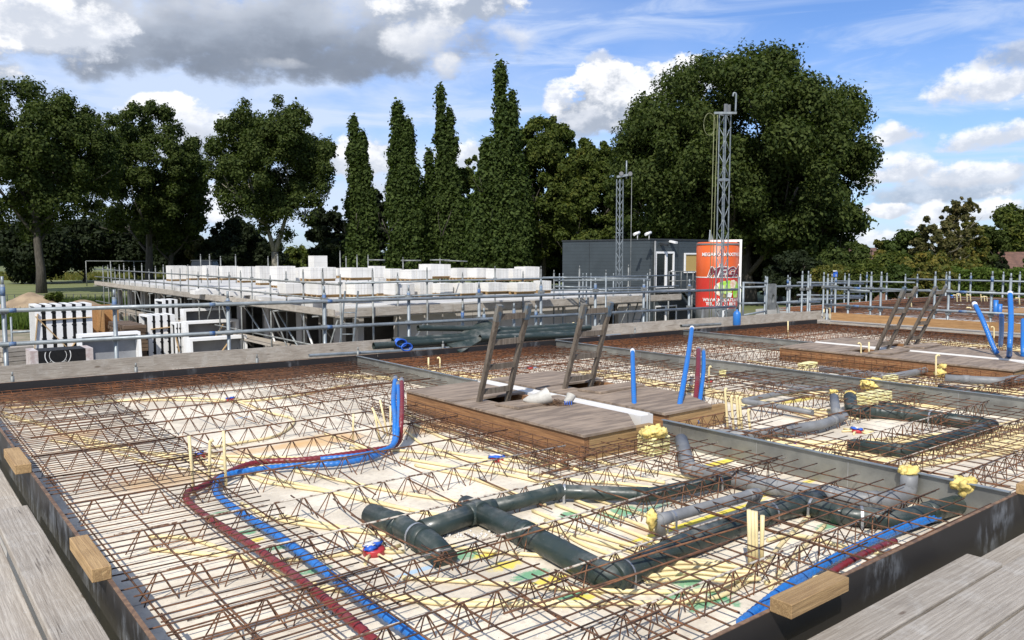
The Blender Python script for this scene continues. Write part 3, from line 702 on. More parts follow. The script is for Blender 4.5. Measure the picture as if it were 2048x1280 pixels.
mat_sheet('rusty mat running along the nearest zinc strip behind the yellow foam', 4.5, 5.48, 3.5, 4.75, .15, .22, z=.17)
mat_sheet('rusty mat in the far corner of the nearest bay, beside the zinc strip', 3.7, 5.55, 8.1, 10.8, .10, .26)
mat_sheet('rusty mat filling the near part of the second bay', 5.78, 9.3, 2.0, 3.35, .15, .18)
mat_sheet('rusty mat beside the second zinc strip', 8.0, 9.4, 3.5, 6.5, .17, .2, z=.18)
mat_sheet('rusty mat in the second bay behind the first zinc strip', 5.75, 6.6, 3.4, 4.7, .15, .2, z=.18)
mat_sheet('rusty mat in the far part of the second bay', 5.8, 9.3, 8.3, 10.6, .11, .25, m=M['rust_far'])
mat_sheet('rusty mat in the third bay near the grey pipes', 9.65, 12.7, 2.0, 3.9, .16, .2)
mat_sheet('rusty mat in the third bay beside the second zinc strip', 9.6, 10.6, 4.0, 8, .16, .2, z=.18)
mat_sheet('orange rusty mat in the far part of the third bay', 9.7, 12.6, 8.0, 10.5, .11, .24, m=M['rust_far'])
mat_sheet('rusty mat in the near part of the farthest bay', 13.0, 17.2, 2.0, 4.2, .2, .25)
mat_sheet('orange rusty mat in the far corner of the farthest bay', 13.0, 17.2, 8.1, 10.1, .13, .25, m=M['rust_far'])

mat_sheet('rusty mat across the open middle of the second bay', 7.1, 9.3, 6.0, 8.3, .16, .28, z=.16)
mat_sheet('rusty mat before the far corner of the farthest bay', 14.1, 17.2, 4.2, 8.1, .2, .3, z=.16)
def cage(label, pts, w, h, step, m='rust_far', longn=4, z0=.03):
    """edge beam cage: long bars plus stirrups along a straight run"""
    a, c_ = Vector((*pts[0], 0)), Vector((*pts[1], 0)); d = (c_ - a).normalized(); s = Vector((-d.y, d.x, 0))
    t = thing('rebar_cage', label, 'rebar cage', (a.x, a.y, 0), 'edge beam cages')
    b = MB(); rnd = random.Random(int(a.x * 100))
    for i in range(longn):
        for sd in (-1, 1):
            z = z0 + h * i / (longn - 1); o = s * (sd * w / 2)
            MB().tube([a + o + Vector((0, 0, z)), (a + c_) / 2 + o + Vector((0, 0, z + rnd.uniform(-.01, .01))), c_ + o + Vector((0, 0, z))], .005, 4).build('long_bar', M[m], t)
    b = MB(); L = (c_ - a).length; q = 0; many = L / step > 95
    while q < L:
        p = a + d * (q + rnd.uniform(-.01, .01)); k2 = [p + s * w / 2 + Vector((0, 0, z0)), p + s * w / 2 + Vector((0, 0, z0 + h)), p - s * w / 2 + Vector((0, 0, z0 + h)), p - s * w / 2 + Vector((0, 0, z0)), p + s * w / 2 + Vector((0, 0, z0))]
        if many: b.tube(k2, .0042, 4)
        else: MB().tube(k2, .0042, 4).build('stirrup', M[m], t)
        q += step
    if many: b.build('stirrups', M[m], t)['kind'] = 'stuff'
cage('flat rusty cage beside the timber curb of the nearest cover', ((4.46, 4.6), (4.46, 7.9)), .16, .12, .2, 'rust')
cage('second rusty cage parallel to the timber curb of the nearest cover', ((4.25, 4.7), (4.25, 8.0)), .14, .10, .25, 'rust')
cage('rusty cage across the end of the nearest cover', ((3.9, 4.62), (5.55, 4.62)), .14, .12, .2, 'rust', 3)
cage('rusty cage beside the left cover of the far pair', ((11.6, 4.1), (11.6, 7.8)), .15, .15, .18)
cage('rusty cage across the end of the far covers', ((11.3, 3.95), (13.9, 3.95)), .15, .13, .2)
for i, (x0, x1, l) in enumerate(((.9, 5.55, 'nearest'), (5.75, 9.4, 'second'), (9.6, 12.7, 'third'), (12.9, 17.2, 'farthest'))):
    cage('dense orange rusty cage along the far edge of the %s bay' % l, ((x0, yf(x0) - .16), (x1, yf(x1) - .16)), .24, .11, .10, 'rust_far', 5)
    cage('second orange rusty cage along the far edge of the %s bay' % l, ((x0, yf(x0) - .42), (x1, yf(x1) - .42)), .18, .10, .13, 'rust_far' if i else 'rust', 4)
cage('dense orange rusty cage along the right end of the floor', ((XR - .16, 2.1), (XR - .16, 9.9)), .22, .12, .12, 'rust_far', 5)
cage('second orange rusty cage along the right end of the floor', ((XR - .42, 2.1), (XR - .42, 9.9)), .2, .10, .13, 'rust_far', 4)
# short loose bars
rnd = random.Random(5); base = []
def loose(x, y, L, ang, z, label, group, r=.0055):
    t = MB(); d = Vector((math.cos(ang), math.sin(ang), 0)) * L / 2
    t.tube([Vector((x, y, z)) - d, Vector((x, y, z + rnd.uniform(-.012, .004))), Vector((x, y, z)) + d], r, 5)
    tag(t.build('loose_rebar', M['rust']), label, 'rebar', group)
for ri in range(len(rows) - 1):
    for k2 in range(11):
        x = 2.0 + k2 * .30 + rnd.uniform(-.12, .12); y = rows[ri] + rnd.uniform(.1, .6)
        if (x > 4.35 and y > 4.7) or rnd.random() < .52: continue
        if y > 10.4: continue
        loose(x, y, rnd.uniform(.5, 1.15), R(90) + rnd.gauss(0, .05), .03 + rnd.random() * .12, 'loose rusty bar pointing away across the girders of the nearest bay', 'loose bars in the nearest bay')
for k2 in range(52):
    x = rnd.uniform(5.9, 9.2); y = rnd.uniform(2.6, 10.3)
    if x < 7.1 and 5 < y < 7.95: continue
    loose(x, y, rnd.uniform(.6, 1.6), R(90) * (rnd.random() < .7) + rnd.gauss(0, .08), .03 + rnd.random() * .13, 'loose rusty bar lying across the girders of the second bay', 'loose bars in the second bay')
for k2 in range(50):
    x = rnd.uniform(9.7, 17); y = rnd.uniform(2.6, 9.8)
    if 11.5 < x < 14.1 and 4 < y < 7.8: continue
    loose(x, y, rnd.uniform(.7, 1.8), R(90) * (rnd.random() < .6) + rnd.gauss(0, .08), .03 + rnd.random() * .13, 'loose rusty bar lying across the girders beyond the second zinc strip', 'loose bars in the far bays')
# long splashed bars lying over the green elbow
for (p0, p1, z) in (((2.2, 3.42), (4.0, 3.5), .16), ((3.0, 2.78), (4.9, 2.70), .172), ((2.1, 2.70), (3.6, 2.62), .17)):
    t = MB().tube([(p0[0], p0[1], z), ((p0[0] + p1[0]) / 2, (p0[1] + p1[1]) / 2, z - .01), (p1[0], p1[1], z)], .006, 6)
    tag(t.build('loose_rebar', M['rust']), 'long rusty bar lying over the dark green drain pipes', 'rebar', 'long bars over the green pipes')

# ------------------------------------------------------------------ drain pipes
def drain(name, label, pts, r, m, joints=(), straps=(), fil=.1, n=20, cat='drain pipe', group=None):
    P = []
    for p in pts: P.append(Vector((P[-1].x, P[-1].y, p[1])) if p[0] == 'up' else at(*p))
    path = fillet(P, fil, 6)
    t = thing(name, label, cat, (P[0].x, P[0].y, 0), group)
    b = MB().tube(path, r, n); b.build('pipe_run', m, t)
    for i, f in joints:                                     # (segment, fraction): socket sleeves
        a, c_ = P[i], P[i + 1]; d = (c_ - a).normalized(); q = a.lerp(c_, f)
        b = MB().tube([q - d * .05, q - d * .048, q + d * .03, q + d * .032], [r * 1.0, r * 1.1, r * 1.1, r * 1.0], n); b.build('socket', m, t)
    for i, f in straps:
        a, c_ = P[i], P[i + 1]; d = (c_ - a).normalized(); q = a.lerp(c_, f); s = Vector((d.y, -d.x, 0)).normalized()
        b = MB(); rr_ = r * 1.04; ring = []
        for k2 in range(13):
            an = math.pi * k2 / 12; ring.append(q + s * (math.cos(an) * rr_) + Vector((0, 0, math.sin(an) * rr_)))
        ring = [Vector((ring[0].x, ring[0].y, .003))] + ring + [Vector((ring[-1].x, ring[-1].y, .003))]
        for u, v in zip(ring, ring[1:]): b.beam(u, v, .017, .002, (u + v) / 2 - q)
        b.build('fixing_strap', M['strap'], t)
    return t
G_ = M['pvc_green']; K = M['pvc_grey']
rg = .072
drain('green_drain_pipe', 'short thick green pipe with two capped bends beside the blue box cap', [(742, 1030, .07), (800, 1052, .078), (862, 1088, .078), (893, 1122, .03)], rg * 1.03, G_, ((0, .95), (1, .75)), ((1, .55),), .07)
drain('green_drain_pipe', 'dark green branch linking the short crosspiece to the tee', [(842, 1062, .075), (962, 1022, .075)], rg * .92, G_, ((0, .85),), (), .02)
drain('green_drain_pipe', 'thick dark green pipe from the tee turning at the low elbow', [(930, 1012, .075), (1060, 1072, .075), (1222, 1158, .075), (1380, 1086, .075), (1545, 1022, .075), (1640, 1000, .075)], rg, G_, ((0, .25), (0, .95), (2, .1), (3, .9)), ((2, .15), (3, .95)), .12)
drain('green_drain_pipe', 'slimmer dark green pipe climbing from the tee past the blue cap', [(960, 1020, .075), (1120, 983, .075), (1300, 990, .075), (1440, 962, .075), (1490, 950, .06)], rg * .70, G_, ((0, .12), (0, .97), (1, .93), (2, .9)), ((1, .05), (2, .96)), .07)
drain('green_drain_pipe', 'dark green pipe below the grey run ending in a foam-capped outlet at the shutter', [(1600, 1008, .07), (1690, 1030, .07), (1800, 1040, .07), (1870, 1022, .07), (1927, 1006, .06), ('up', .175)], rg * .9, G_, ((0, .9), (2, .9)), ((0, .3), (1, .3)), .08)
drain('green_drain_pipe', 'dark green pipe with foam-capped bend in the second bay', [(1700, 795, .16), (1703, 822, .08), (1760, 824, .07), (1850, 832, .07), (1985, 852, .07)], rg * .95, G_, ((1, .9), (2, .5), (3, .8)), ((3, .1),), .08)
drain('green_drain_pipe', 'long dark green pipe of the second bay slanting back to the left', [(1985, 850, .07), (1940, 866, .07), (1805, 903, .07), (1700, 890, .05)], rg * .85, G_, ((0, .3), (2, .1)), (), .1)
drain('green_drain_pipe', 'short dark green pipe with open end beside the yellow insulation block', [(1758, 812, .09), (1800, 816, .09), (1840, 828, .05)], rg * .75, G_, ((0, .4),), (), .05)
drain('grey_drain_pipe', 'thick grey pipe rising beside the insulated box along the nearest zinc strip', [(1362, 880, .17), (1378, 938, .075), (1500, 965, .075), (1600, 980, .078), (1730, 1000, .085), (1785, 1000, .085), (1817, 984, .09), ('up', .215)], .058, K, ((1, .05), (2, .5), (3, .5), (4, .3)), (), .08, group='grey drain pipes')
drain('grey_drain_pipe', 'grey pipe raised on two short legs behind the four cream tubes', [(1322, 1072, .02), (1318, 1040, .14), (1518, 985, .14), (1500, 1018, .02)], .035, K, ((1, .06), (1, .93)), ((1, .12),), .03, group='grey drain pipes')
drain('grey_drain_pipe', 'grey pipe with foam-capped bend in the second bay', [(1668, 795, .19), (1672, 825, .12), (1690, 832, .085), (1640, 850, .085), (1500, 870, .085), (1420, 868, .08)], .048, K, ((1, .5), (2, .5), (3, .5)), (), .07, group='grey drain pipes')
drain('grey_drain_pipe', 'slim grey pipe bending back on itself left of the second bay bends', [(1625, 826, .09), (1560, 814, .09), (1485, 802, .10), (1600, 779, .12), (1660, 776, .12)], .032, K, ((1, .5), (2, .9)), (), .05, group='grey drain pipes')
drain('grey_drain_pipe', 'slim grey pipe lying in front of the second zinc strip', [(1455, 748, .1), (1520, 762, .1), (1570, 772, .09), (1620, 776, .09)], .03, K, ((1, .5),), (), .05, group='grey drain pipes')
drain('grey_drain_pipe', 'grey pipe of the third bay leading to the double foam caps', [(1640, 738, .08), (1780, 754, .08), (1870, 737, .1), (1890, 738, .12)], .045, K, ((0, .9), (1, .8)), (), .1, group='grey drain pipes')
drain('grey_drain_pipe', 'thick grey pipe of the third bay running out of the picture on the right', [(1890, 757, .11), (2000, 763, .11), (2080, 752, .11)], .055, K, ((0, .4), (1, .3)), (), .1, group='grey drain pipes')
drain('grey_drain_pipe', 'grey pipe lying behind the thick one of the third bay', [(1900, 744, .08), (2090, 752, .08)], .035, K, ((0, .5),), (), .05, group='grey drain pipes')
drain('green_drain_pipe', 'dark green pipe of the third bay in the shade of the second zinc strip', [(1880, 775, .06), (1990, 795, .06), (2080, 812, .06)], .05, G_, ((0, .5),), (), .05)

def foam(label, px, py, z, r, sq=(1, 1, .6), seed=0, k2=5):
    c0 = at(px, py, z); b = MB(); rn = random.Random(seed)
    b.blob(c0, r * .8, seed, 3, .45, sq)
    for i in range(k2 * 3):
        a = rn.uniform(0, 6.3); q = rn.uniform(.25, .78) * r
        b.blob((c0.x + math.cos(a) * q * sq[0], c0.y + math.sin(a) * q * sq[1], c0.z + rn.uniform(-.5, .6) * r * sq[2]), r * rn.uniform(.15, .34), seed + i, 2, .6)
    tag(b.build('foam_cap', M['foam']), label, 'foam')
foam('lumpy yellow foam over the insulated box beside the nearest cover', 1307, 866, .2, .125, (1.1, .9, .45), 1, 8)
foam('yellow foam cap on the grey outlet beside the zinc strip', 1816, 941, .235, .072, (1, 1, .55), 2)
foam('yellow foam cap on the dark green outlet near the right shutter', 1926, 970, .20, .085, (1, 1, .8), 3)
foam('tall lump of yellow foam at the end of the raised grey pipe', 1303, 1040, .15, .045, (.8, .8, 1.5), 4)
foam('small dab of yellow foam on the cream tubes below the grey leg', 1297, 1084, .04, .03, (1.5, 1, .4), 5)
foam('yellow foam cap on the grey bend in the second bay', 1668, 783, .205, .05, (1, 1, .4), 6)
foam('yellow foam cap with a drip on the green bend in the second bay', 1701, 787, .20, .065, (1, 1, .6), 7)
foam('yellow foam lump on top of the pale insulation block', 1748, 768, .16, .17, (1.5, .8, .35), 8, 9)
foam('upper yellow foam cap in the third bay', 1884, 733, .19, .065, (1, 1, .7), 9)
foam('lower yellow foam cap in the third bay beside the thin hooked tube', 1881, 746, .14, .08, (1, 1, .8), 10)
def wool(label, px, py, sx, sy, h, m='wool', rz=0.0):
    p = at(px, py, 0); b = MB(); n_ = 4
    for i in range(n_):
        j = random.uniform(-.01, .01); b.box(p.x - sx / 2 + j, p.x + sx / 2 + j, p.y - sy / 2 + j, p.y + sy / 2 + j, h * i / n_ + .002, h * (i + 1) / n_)
    o = b.build('insulation_block', M[m]); tag(o, label, 'insulation'); bv = o.modifiers.new('b', 'BEVEL'); bv.width = .008
wool('pale yellow layered insulation block in front of the second zinc strip', 1748, 812, .5, .18, .16)
wool('small pale insulation block below the far grey pipes', 1780, 768, .26, .1, .12)
wool('small flat insulation block at the start of the slim grey pipe', 1455, 752, .26, .12, .1)
wool('small flat insulation block beside the grey pipe in the third bay', 1615, 735, .35, .15, .08)
wool('pale insulation box under the big foam lump', 1307, 908, .22, .2, .17)

# ------------------------------------------------------------------ corrugated hoses
def hose(label, pts, r, m, group, caps=None, capm='tape_grey', ties=()):
    P = [Vector(p) if len(p) == 3 and isinstance(p, Vector) else at(*p) for p in pts]
    sp = spline(P, 14); L = [0]
    for a, c_ in zip(sp, sp[1:]): L.append(L[-1] + (c_ - a).length)
    tot = L[-1]; step = .011; out = []; rs = []; i = 0; q = 0
    while q < tot:
        while i < len(L) - 2 and L[i + 1] < q: i += 1
        f = (q - L[i]) / max(1e-6, L[i + 1] - L[i]); out.append(sp[i].lerp(sp[i + 1], f)); rs.append(r * (1.05 if (len(rs) // 2) % 2 else .94)); q += step
    t = thing('corrugated_hose', label, 'hose', (P[0].x, P[0].y, 0), group)
    MB().tube(out, rs, 10).build('hose_body', m, t)
    if caps:
        for w in caps:
            seg = out[:9] if w == 0 else out[-9:]
            MB().tube(seg, [r * 1.12] * 7 + [r * 1.0, r * .8] if w else [r * .8, r * 1.0] + [r * 1.12] * 7, 9).build('taped_end', M[capm], t)
    return t
BH = 'blue corrugated hoses'; RH = 'dark red corrugated hoses'
hose('long blue hose swinging from the upright bundle round the bend to the bottom edge', [(791, 755, .52), (787, 800, .40), (790, 850, .22), (780, 896, .06), (700, 924, .05), (560, 934, .05), (455, 950, .05), (430, 978, .05), (462, 1012, .06), (560, 1075, .10), (690, 1172, .12), (880, 1310, .06)], .024, M['blue'], BH, (0,))
hose('dark red hose swinging along the blue one and down to the bottom edge', [(803, 758, .52), (804, 800, .40), (802, 850, .22), (794, 888, .05), (740, 901, .05), (620, 918, .045), (500, 928, .045), (410, 970, .05), (372, 990, .055), (400, 1024, .06), (510, 1095, .10), (640, 1190, .12), (800, 1325, .05)], .023, M['red'], RH, (0,))
hose('shorter second blue hose in the upright bundle of the nearest bay', [(796, 765, .50), (797, 800, .40), (796, 850, .22), (786, 890, .09), (730, 908, .07), (640, 918, .05)], .019, M['blue'], BH, (0,))
hose('blue hose hugging the inside of the right shutter', [(1480, 1246, .03), (1580, 1168, .04), (1700, 1100, .05), (1800, 1056, .06), (1900, 1018, .07), (1935, 1004, .07)], .023, M['blue'], BH)
hose('second blue hose twisted against the right shutter hose', [(1490, 1262, .03), (1570, 1185, .03), (1670, 1120, .04), (1780, 1070, .04), (1880, 1034, .05)], .016, M['blue'], BH)
hose('dark red hose between the shutter and the blue hoses at bottom right', [(1640, 1160, .10), (1690, 1128, .12), (1740, 1102, .12), (1790, 1082, .08)], .018, M['red'], RH)
hose('single upright blue hose with white taped top right of the second ladder', [(1265, 700, .60), (1266, 740, .46), (1268, 800, .25), (1271, 845, .08)], .026, M['blue'], BH, (0,), 'white')
hose('tall leaning blue hose with white end in the pair behind the foam lump', [(1384, 655, .78), (1378, 700, .62), (1368, 760, .40), (1357, 820, .18), (1352, 836, .08)], .028, M['blue'], BH, (0,), 'white')
hose('dark red hose with grey taped top leaning beside the tall blue hose', [(1397, 697, .58), (1396, 740, .44), (1392, 790, .24), (1384, 842, .07)], .028, M['red'], RH, (0,))
hose('blue hose with grey taped top right of the dark red hose', [(1407, 700, .56), (1407, 740, .43), (1401, 790, .24), (1394, 845, .07)], .024, M['blue'], BH, (0,))
hose('leaning blue hose with white top at the far right behind the far covers', [(1948, 606, .98), (1965, 640, .74), (1985, 690, .38), (1995, 708, .25)], .036, M['blue'], BH, (0,), 'white')
hose('tall upright blue hose at the far right reaching above the rails', [(2020, 585, 1.16), (2022, 640, .8), (2019, 700, .4), (2018, 716, .12)], .036, M['blue'], BH, (0,), 'white')
hose('short upright blue hose behind the tall one at the far right', [(2003, 630, .78), (2003, 660, .5), (2001, 690, .15)], .036, M['blue'], BH)
hose('blue hose cut by the right picture edge', [(2046, 640, .7), (2046, 690, .4), (2046, 730, .1)], .032, M['blue'], BH)

# ------------------------------------------------------------------ cream conduits
cg = 'cream conduits lying on the planks'
def conduit(label, pts, r=.0122, z=.016, group=cg, name='cream_conduit', bend=8):
    P = [at(p[0], p[1], p[2] if len(p) > 2 else z) for p in pts]
    o = MB().tube(spline(P, bend) if len(P) > 2 else P, r, 9).build(name, M['conduit']); tag(o, label, 'conduit', group)
far_l = 'cream conduit curving over the planks under the left rusty mat'
for pts in ([(5, 832), (90, 852), (190, 890), (300, 905), (430, 934), (520, 960)], [(0, 822), (120, 862), (230, 890), (340, 915), (450, 928)], [(60, 838), (150, 872), (250, 900), (360, 908), (400, 913)],
            [(10, 815), (100, 812), (230, 802), (340, 800), (450, 803)], [(0, 803), (130, 805), (260, 799), (360, 795), (470, 800)], [(100, 880), (210, 900), (300, 925), (440, 950)]):
    conduit(far_l, pts, .0095, group='conduits under the left mat')
L_ = [([(429, 914), (470, 922), (525, 932), (560, 936)], 'running from the red and blue cap to the hose bend'),
 ([(444, 912), (550, 914), (661, 917), (740, 905)], 'lying straight between the hose and the girder, left of the upright bundle'),
 ([(649, 867, .1), (700, 884, .06), (757, 906, .02)], 'sloping off a girder down to the upright hose bundle'),
 ([(465, 803), (520, 800), (600, 790), (700, 768)], 'thin, running off to the far right from the far red and blue cap'),
 ([(470, 800), (540, 825), (583, 836), (585, 850), (550, 872), (480, 885), (420, 895)], 'looping round in a hook beyond the upright bundle'),
 ([(487, 940), (560, 960), (642, 978), (720, 998), (800, 1015), (930, 1040)], 'thick, crossing the bare floor to the green tee, upper one'),
 ([(520, 962), (600, 975), (700, 990), (820, 1020)], 'thick, lying against its twin on the way to the green tee'),
 ([(588, 941), (690, 962), (800, 985), (930, 1005), (1000, 1022)], 'passing behind the green tee'),
 ([(483, 1006), (545, 1036), (654, 1055), (800, 1072), (940, 1098), (1100, 1112), (1180, 1118)], 'long, dipping under the green crosspiece'),
 ([(560, 1030), (660, 1050), (760, 1066), (830, 1080)], 'short, beside the long one left of the green crosspiece'),
 ([(300, 1072), (373, 1076), (446, 1098), (540, 1135), (617, 1165), (700, 1182), (860, 1198), (1060, 1203), (1300, 1205), (1430, 1195), (1505, 1155)], 'very long, under both coloured hoses and across the front'),
 ([(300, 1098), (380, 1105), (495, 1116), (560, 1138)], 'lower one entering from the left shutter'),
 ([(640, 1175), (760, 1190), (900, 1208), (1060, 1208), (1200, 1210)], 'lying just in front of the very long one'),
 ([(805, 1155), (950, 1164), (1100, 1175), (1280, 1183), (1420, 1180), (1488, 1160)], 'smooth, sweeping right from the blue box cap'),
 ([(560, 1120), (640, 1115), (720, 1100), (745, 1096)], 'running between the two coloured hoses to the blue box cap'),
 ([(700, 895), (850, 905), (960, 925), (1110, 955), (1250, 968), (1330, 980)], 'long upper one passing in front of the nearest cover'),
 ([(800, 915), (900, 932), (1000, 946), (1110, 970), (1200, 985)], 'long middle one in front of the nearest cover'),
 ([(830, 930), (930, 952), (1043, 992), (1090, 1010)], 'slanting behind the slim green pipe'),
 ([(809, 826), (860, 846), (915, 866), (1000, 885), (1120, 908), (1267, 936), (1414, 960)], 'running along the rusty cage of the nearest cover'),
 ([(830, 850), (900, 880), (960, 895), (1050, 915), (1180, 940)], 'lying left of the long one along the rusty cage'),
 ([(810, 860), (850, 890), (930, 910), (1060, 925), (1200, 945), (1330, 965)], 'crossing the orange stained floor')]
for pts, l in L_: conduit('cream conduit ' + l, pts)
for i, (a, bq, c_) in enumerate((((1011, 1031), (1145, 1070), (1277, 1106)), ((1065, 1021), (1177, 1065), (1292, 1099)), ((1111, 1009), (1210, 1045), (1326, 1089)), ((1090, 1040), (1160, 1085), (1250, 1118)), ((1150, 1000), (1230, 1030), (1345, 1075)),
                                 ((1000, 1060), (1110, 1095), (1232, 1125)), ((1180, 995), (1260, 1020), (1350, 1048)), ((1060, 1075), (1130, 1105), (1210, 1127)))):
    conduit('cream conduit in the fan between the two green pipes', [a, bq, c_], .0115, group='fan of conduits between the green pipes')
for i in range(8):
    y = 1118 + i * 5; conduit('cream conduit in the tight bundle left of the four upright cream tubes', [(1280 + i * 6 - 30, y + 10), (1370 + i * 3, y + 2), (1450, y + 8), (1500 + i * 3, 1136 + i * 3)], .0115, z=.015 + (i % 2) * .018, group='bundle of conduits at the upright tubes')
for i, (pts, l) in enumerate((([(1523, 1140), (1560, 1090), (1600, 1050), (1640, 1010), (1655, 1005)], 'rising behind the upright tubes to the right'), ([(1535, 1080), (1590, 1070), (1700, 1095), (1800, 1110), (1850, 1108)], 'lying to the right of the upright tubes, upper one'),
        ([(1530, 1165), (1600, 1158), (1680, 1150), (1760, 1140)], 'lying to the right of the upright tubes, lower one'), ([(1540, 1175), (1570, 1130), (1610, 1090), (1650, 1050)], 'crossing its neighbours right of the upright tubes'),
        ([(1430, 905), (1530, 930), (1640, 955), (1700, 960)], 'in the shade of the nearest zinc strip'), ([(1560, 905), (1650, 940), (1760, 960), (1800, 955)], 'half hidden by the thick grey pipe'))):
    conduit('cream conduit ' + l, pts)
rnd = random.Random(11)
for i in range(22):                                       # second bay, sweeping from left to right
    y = rnd.uniform(868, 925); conduit('cream conduit sweeping through the second bay behind the nearest zinc strip', [(1480 + (y - 868) * 3, y), (1650 + (y - 868) * 2.5, y + 14), (1820, y + rnd.uniform(-4, 10)), (1960, y - 12), (2120, y - 40 + rnd.uniform(-12, 12))], .0105, group='conduits of the second bay')
for i in range(14):
    x = rnd.uniform(1200, 1500); y = 745 + (x - 1200) * .17; conduit('cream conduit lying beyond the second plywood cover', [(x - 90, y - 6), (x, y + rnd.uniform(-8, 8)), (x + 120, y + 25), (x + 230, y + 42 + rnd.uniform(-15, 15))], .0105, group='conduits beyond the second cover')
for i in range(16):
    x = rnd.uniform(1640, 2050); y = 735 + rnd.uniform(0, 60) + (x - 1640) * .07; conduit('cream conduit lying in the third bay', [(x - 160, y - 16), (x - 50, y + rnd.uniform(-3, 3)), (x + 60, y + 8), (x + 160, y + 20)], .011, group='conduits of the third bay')
for i in range(14):
    x = rnd.uniform(1880, 2060); y = rnd.uniform(668, 700); conduit('cream conduit lying beyond the far covers', [(x - 70, y - 8), (x, y), (x + 90, y + 6)], .012, group='conduits beyond the far covers')
for i in range(12):
    x = rnd.uniform(720, 1010); y = 730 + rnd.uniform(0, 35) + (x - 720) * .02; conduit('cream conduit lying behind the nearest zinc strip', [(x - 80, y - 4), (x, y), (x + 100, y + 6)], .010, group='conduits behind the nearest cover')
# upright tubes
def stub(label, px, pyt, pyb, group, hook=0.0, r=.0115, lean=0.0, px2=None):
    b0 = at(px if px2 is None else px2, pyb, .0); dep = b0.x * FW[0] + b0.y * FW[1]; tp = far(px, pyt, dep)
    P = [b0, b0.lerp(tp, .5), tp]
    if hook:
        P.append(tp + Vector((RT[0] * hook * .6, RT[1] * hook * .6, .02))); P.append(tp + Vector((RT[0] * hook, RT[1] * hook, .0)))
    o = MB().tube(fillet(P, .02, 3), r, 9).build('upright_tube', M['conduit']); tag(o, label, 'conduit', group)
ug = 'upright cream tubes at the hose bend'
stub('upright cream tube, left one of three at the hose bend', 378, 872, 988, ug, px2=388); stub('upright cream tube, middle one of three at the hose bend', 420, 884, 975, ug, hook=.02, px2=418); stub('upright cream tube, right one of three at the hose bend', 447, 862, 972, ug, px2=452)
ug = 'upright cream tubes beside the hose bundle'
for i, (a, bq, c_, d) in enumerate(((707, 828, 885, 706), (760, 800, 872, 776), (781, 812, 870, 781), (744, 815, 868, 770), (748, 822, 880, 760))): stub('upright cream tube beside the upright hose bundle, %s from the left' % ('first', 'fourth', 'fifth', 'second', 'third')[i], a, bq, c_, ug, px2=d, r=.010)
ug = 'upright cream tubes behind the right shutter'
for i, (a, bq, c_) in enumerate(((1498, 1020, 1138), (1505, 1022, 1132), (1511, 1023, 1130), (1525, 1031, 1126))): stub('thick upright cream tube behind the right shutter, %s of four' % ('leftmost', 'second', 'third', 'rightmost')[i], a, bq, c_, ug, r=.0125, px2=a + (2 if i < 3 else -2))
ug = 'upright cream tubes in the second bay'
for i, (a, bq, c_) in enumerate(((1450, 780, 862), (1462, 795, 866), (1473, 795, 868), (1479, 798, 868), (1496, 822, 872))): stub('upright cream tube in the second bay, %s of five' % ('leftmost', 'second', 'third', 'fourth', 'rightmost')[i], a, bq, c_, ug, px2=a + 6, r=.0125, hook=.015)
for a, bq, c_, hk, l in ((1134, 648, 690, .05, 'left of the pair at the far edge behind the second ladder'), (1144, 647, 684, .05, 'right of the pair at the far edge behind the second ladder'), (857, 715, 752, .0, 'left of the pair behind the nearest zinc strip'), (880, 717, 748, -.04, 'right of the pair behind the nearest zinc strip'),
        (1418, 735, 775, .03, 'in front of the small insulation block'), (1722, 688, 735, -.05, 'left of the pair before the far covers'), (1738, 684, 730, 0, 'right of the pair before the far covers'), (1872, 712, 768, .05, 'in front of the double foam caps'),
        (1576, 642, 675, 0, 'far left in the farthest bay'), (1648, 618, 652, 0, 'left of the pair at the far corner'), (1660, 617, 652, -.05, 'right of the pair at the far corner'), (1976, 650, 690, -.06, 'left of the leaning far blue hose foot'), (1988, 655, 690, -.06, 'right of its twin near the far blue hoses'), (2018, 690, 738, 0, 'with bent foot below the tall far blue hose')):
    stub('thin upright cream tube ' + l, a, bq, c_, 'thin upright cream tubes', hook=hk, r=.0125)

# ------------------------------------------------------------------ junction boxes with plastic caps
def jbox(label, px, py, s=1.0, rz=0.0, stubs=True):
    p = at(px, py, 0); t = thing('junction_box', label, 'junction box', p, 'round junction boxes with blue and red caps', rz=rz, local=True)
    MB().lathe([(.0, .0), (.062 * s, .0), (.062 * s, .03 * s), (.058 * s, .036 * s), (0, .036 * s)], n=20).build('box_body', M['cap_red'], t)
    MB().blob((.012 * s, .02 * s, .045 * s), .05 * s, 3, 2, .5, (1.25, .8, .3)).blob((-.03 * s, -.01 * s, .045 * s), .035 * s, 4, 2, .5, (1.2, .9, .35)).build('blue_cap', M['cap_blue'], t)
    MB().blob((.01 * s, .02 * s, .058 * s), .034 * s, 6, 2, .7, (1.4, .5, .3)).blob((-.02 * s, .0, .056 * s), .02 * s, 9, 2, .7, (1.4, .6, .3)).build('plaster_lump', M['poly'], t)
    if stubs:
        for a in (20, 75, 130, 200, 250, 300, 335):
            a = R(a); MB().tube([(math.cos(a) * .055 * s, math.sin(a) * .055 * s, .016), (math.cos(a) * .10 * s, math.sin(a) * .10 * s, .014), (math.cos(a + .15) * .17 * s, math.sin(a + .15) * .17 * s, .012)], .0105, 8).build('tube_stub', M['conduit'], t)
jbox('junction box with blue cap in the open floor left of the green crosspiece', 748, 1108, 1.05, .3)
jbox('junction box with blue cap in front of the nearest timber curb', 995, 922, .95, 2.2)
jbox('junction box with red and blue cap among the three upright tubes', 402, 914, .85, .9)
jbox('tiny junction box on the far floor, left of the hooked conduit', 460, 802, .8, 0)
jbox('junction box with blue cap peeping over the slim green pipe', 1222, 988, .7, 1.0, False)
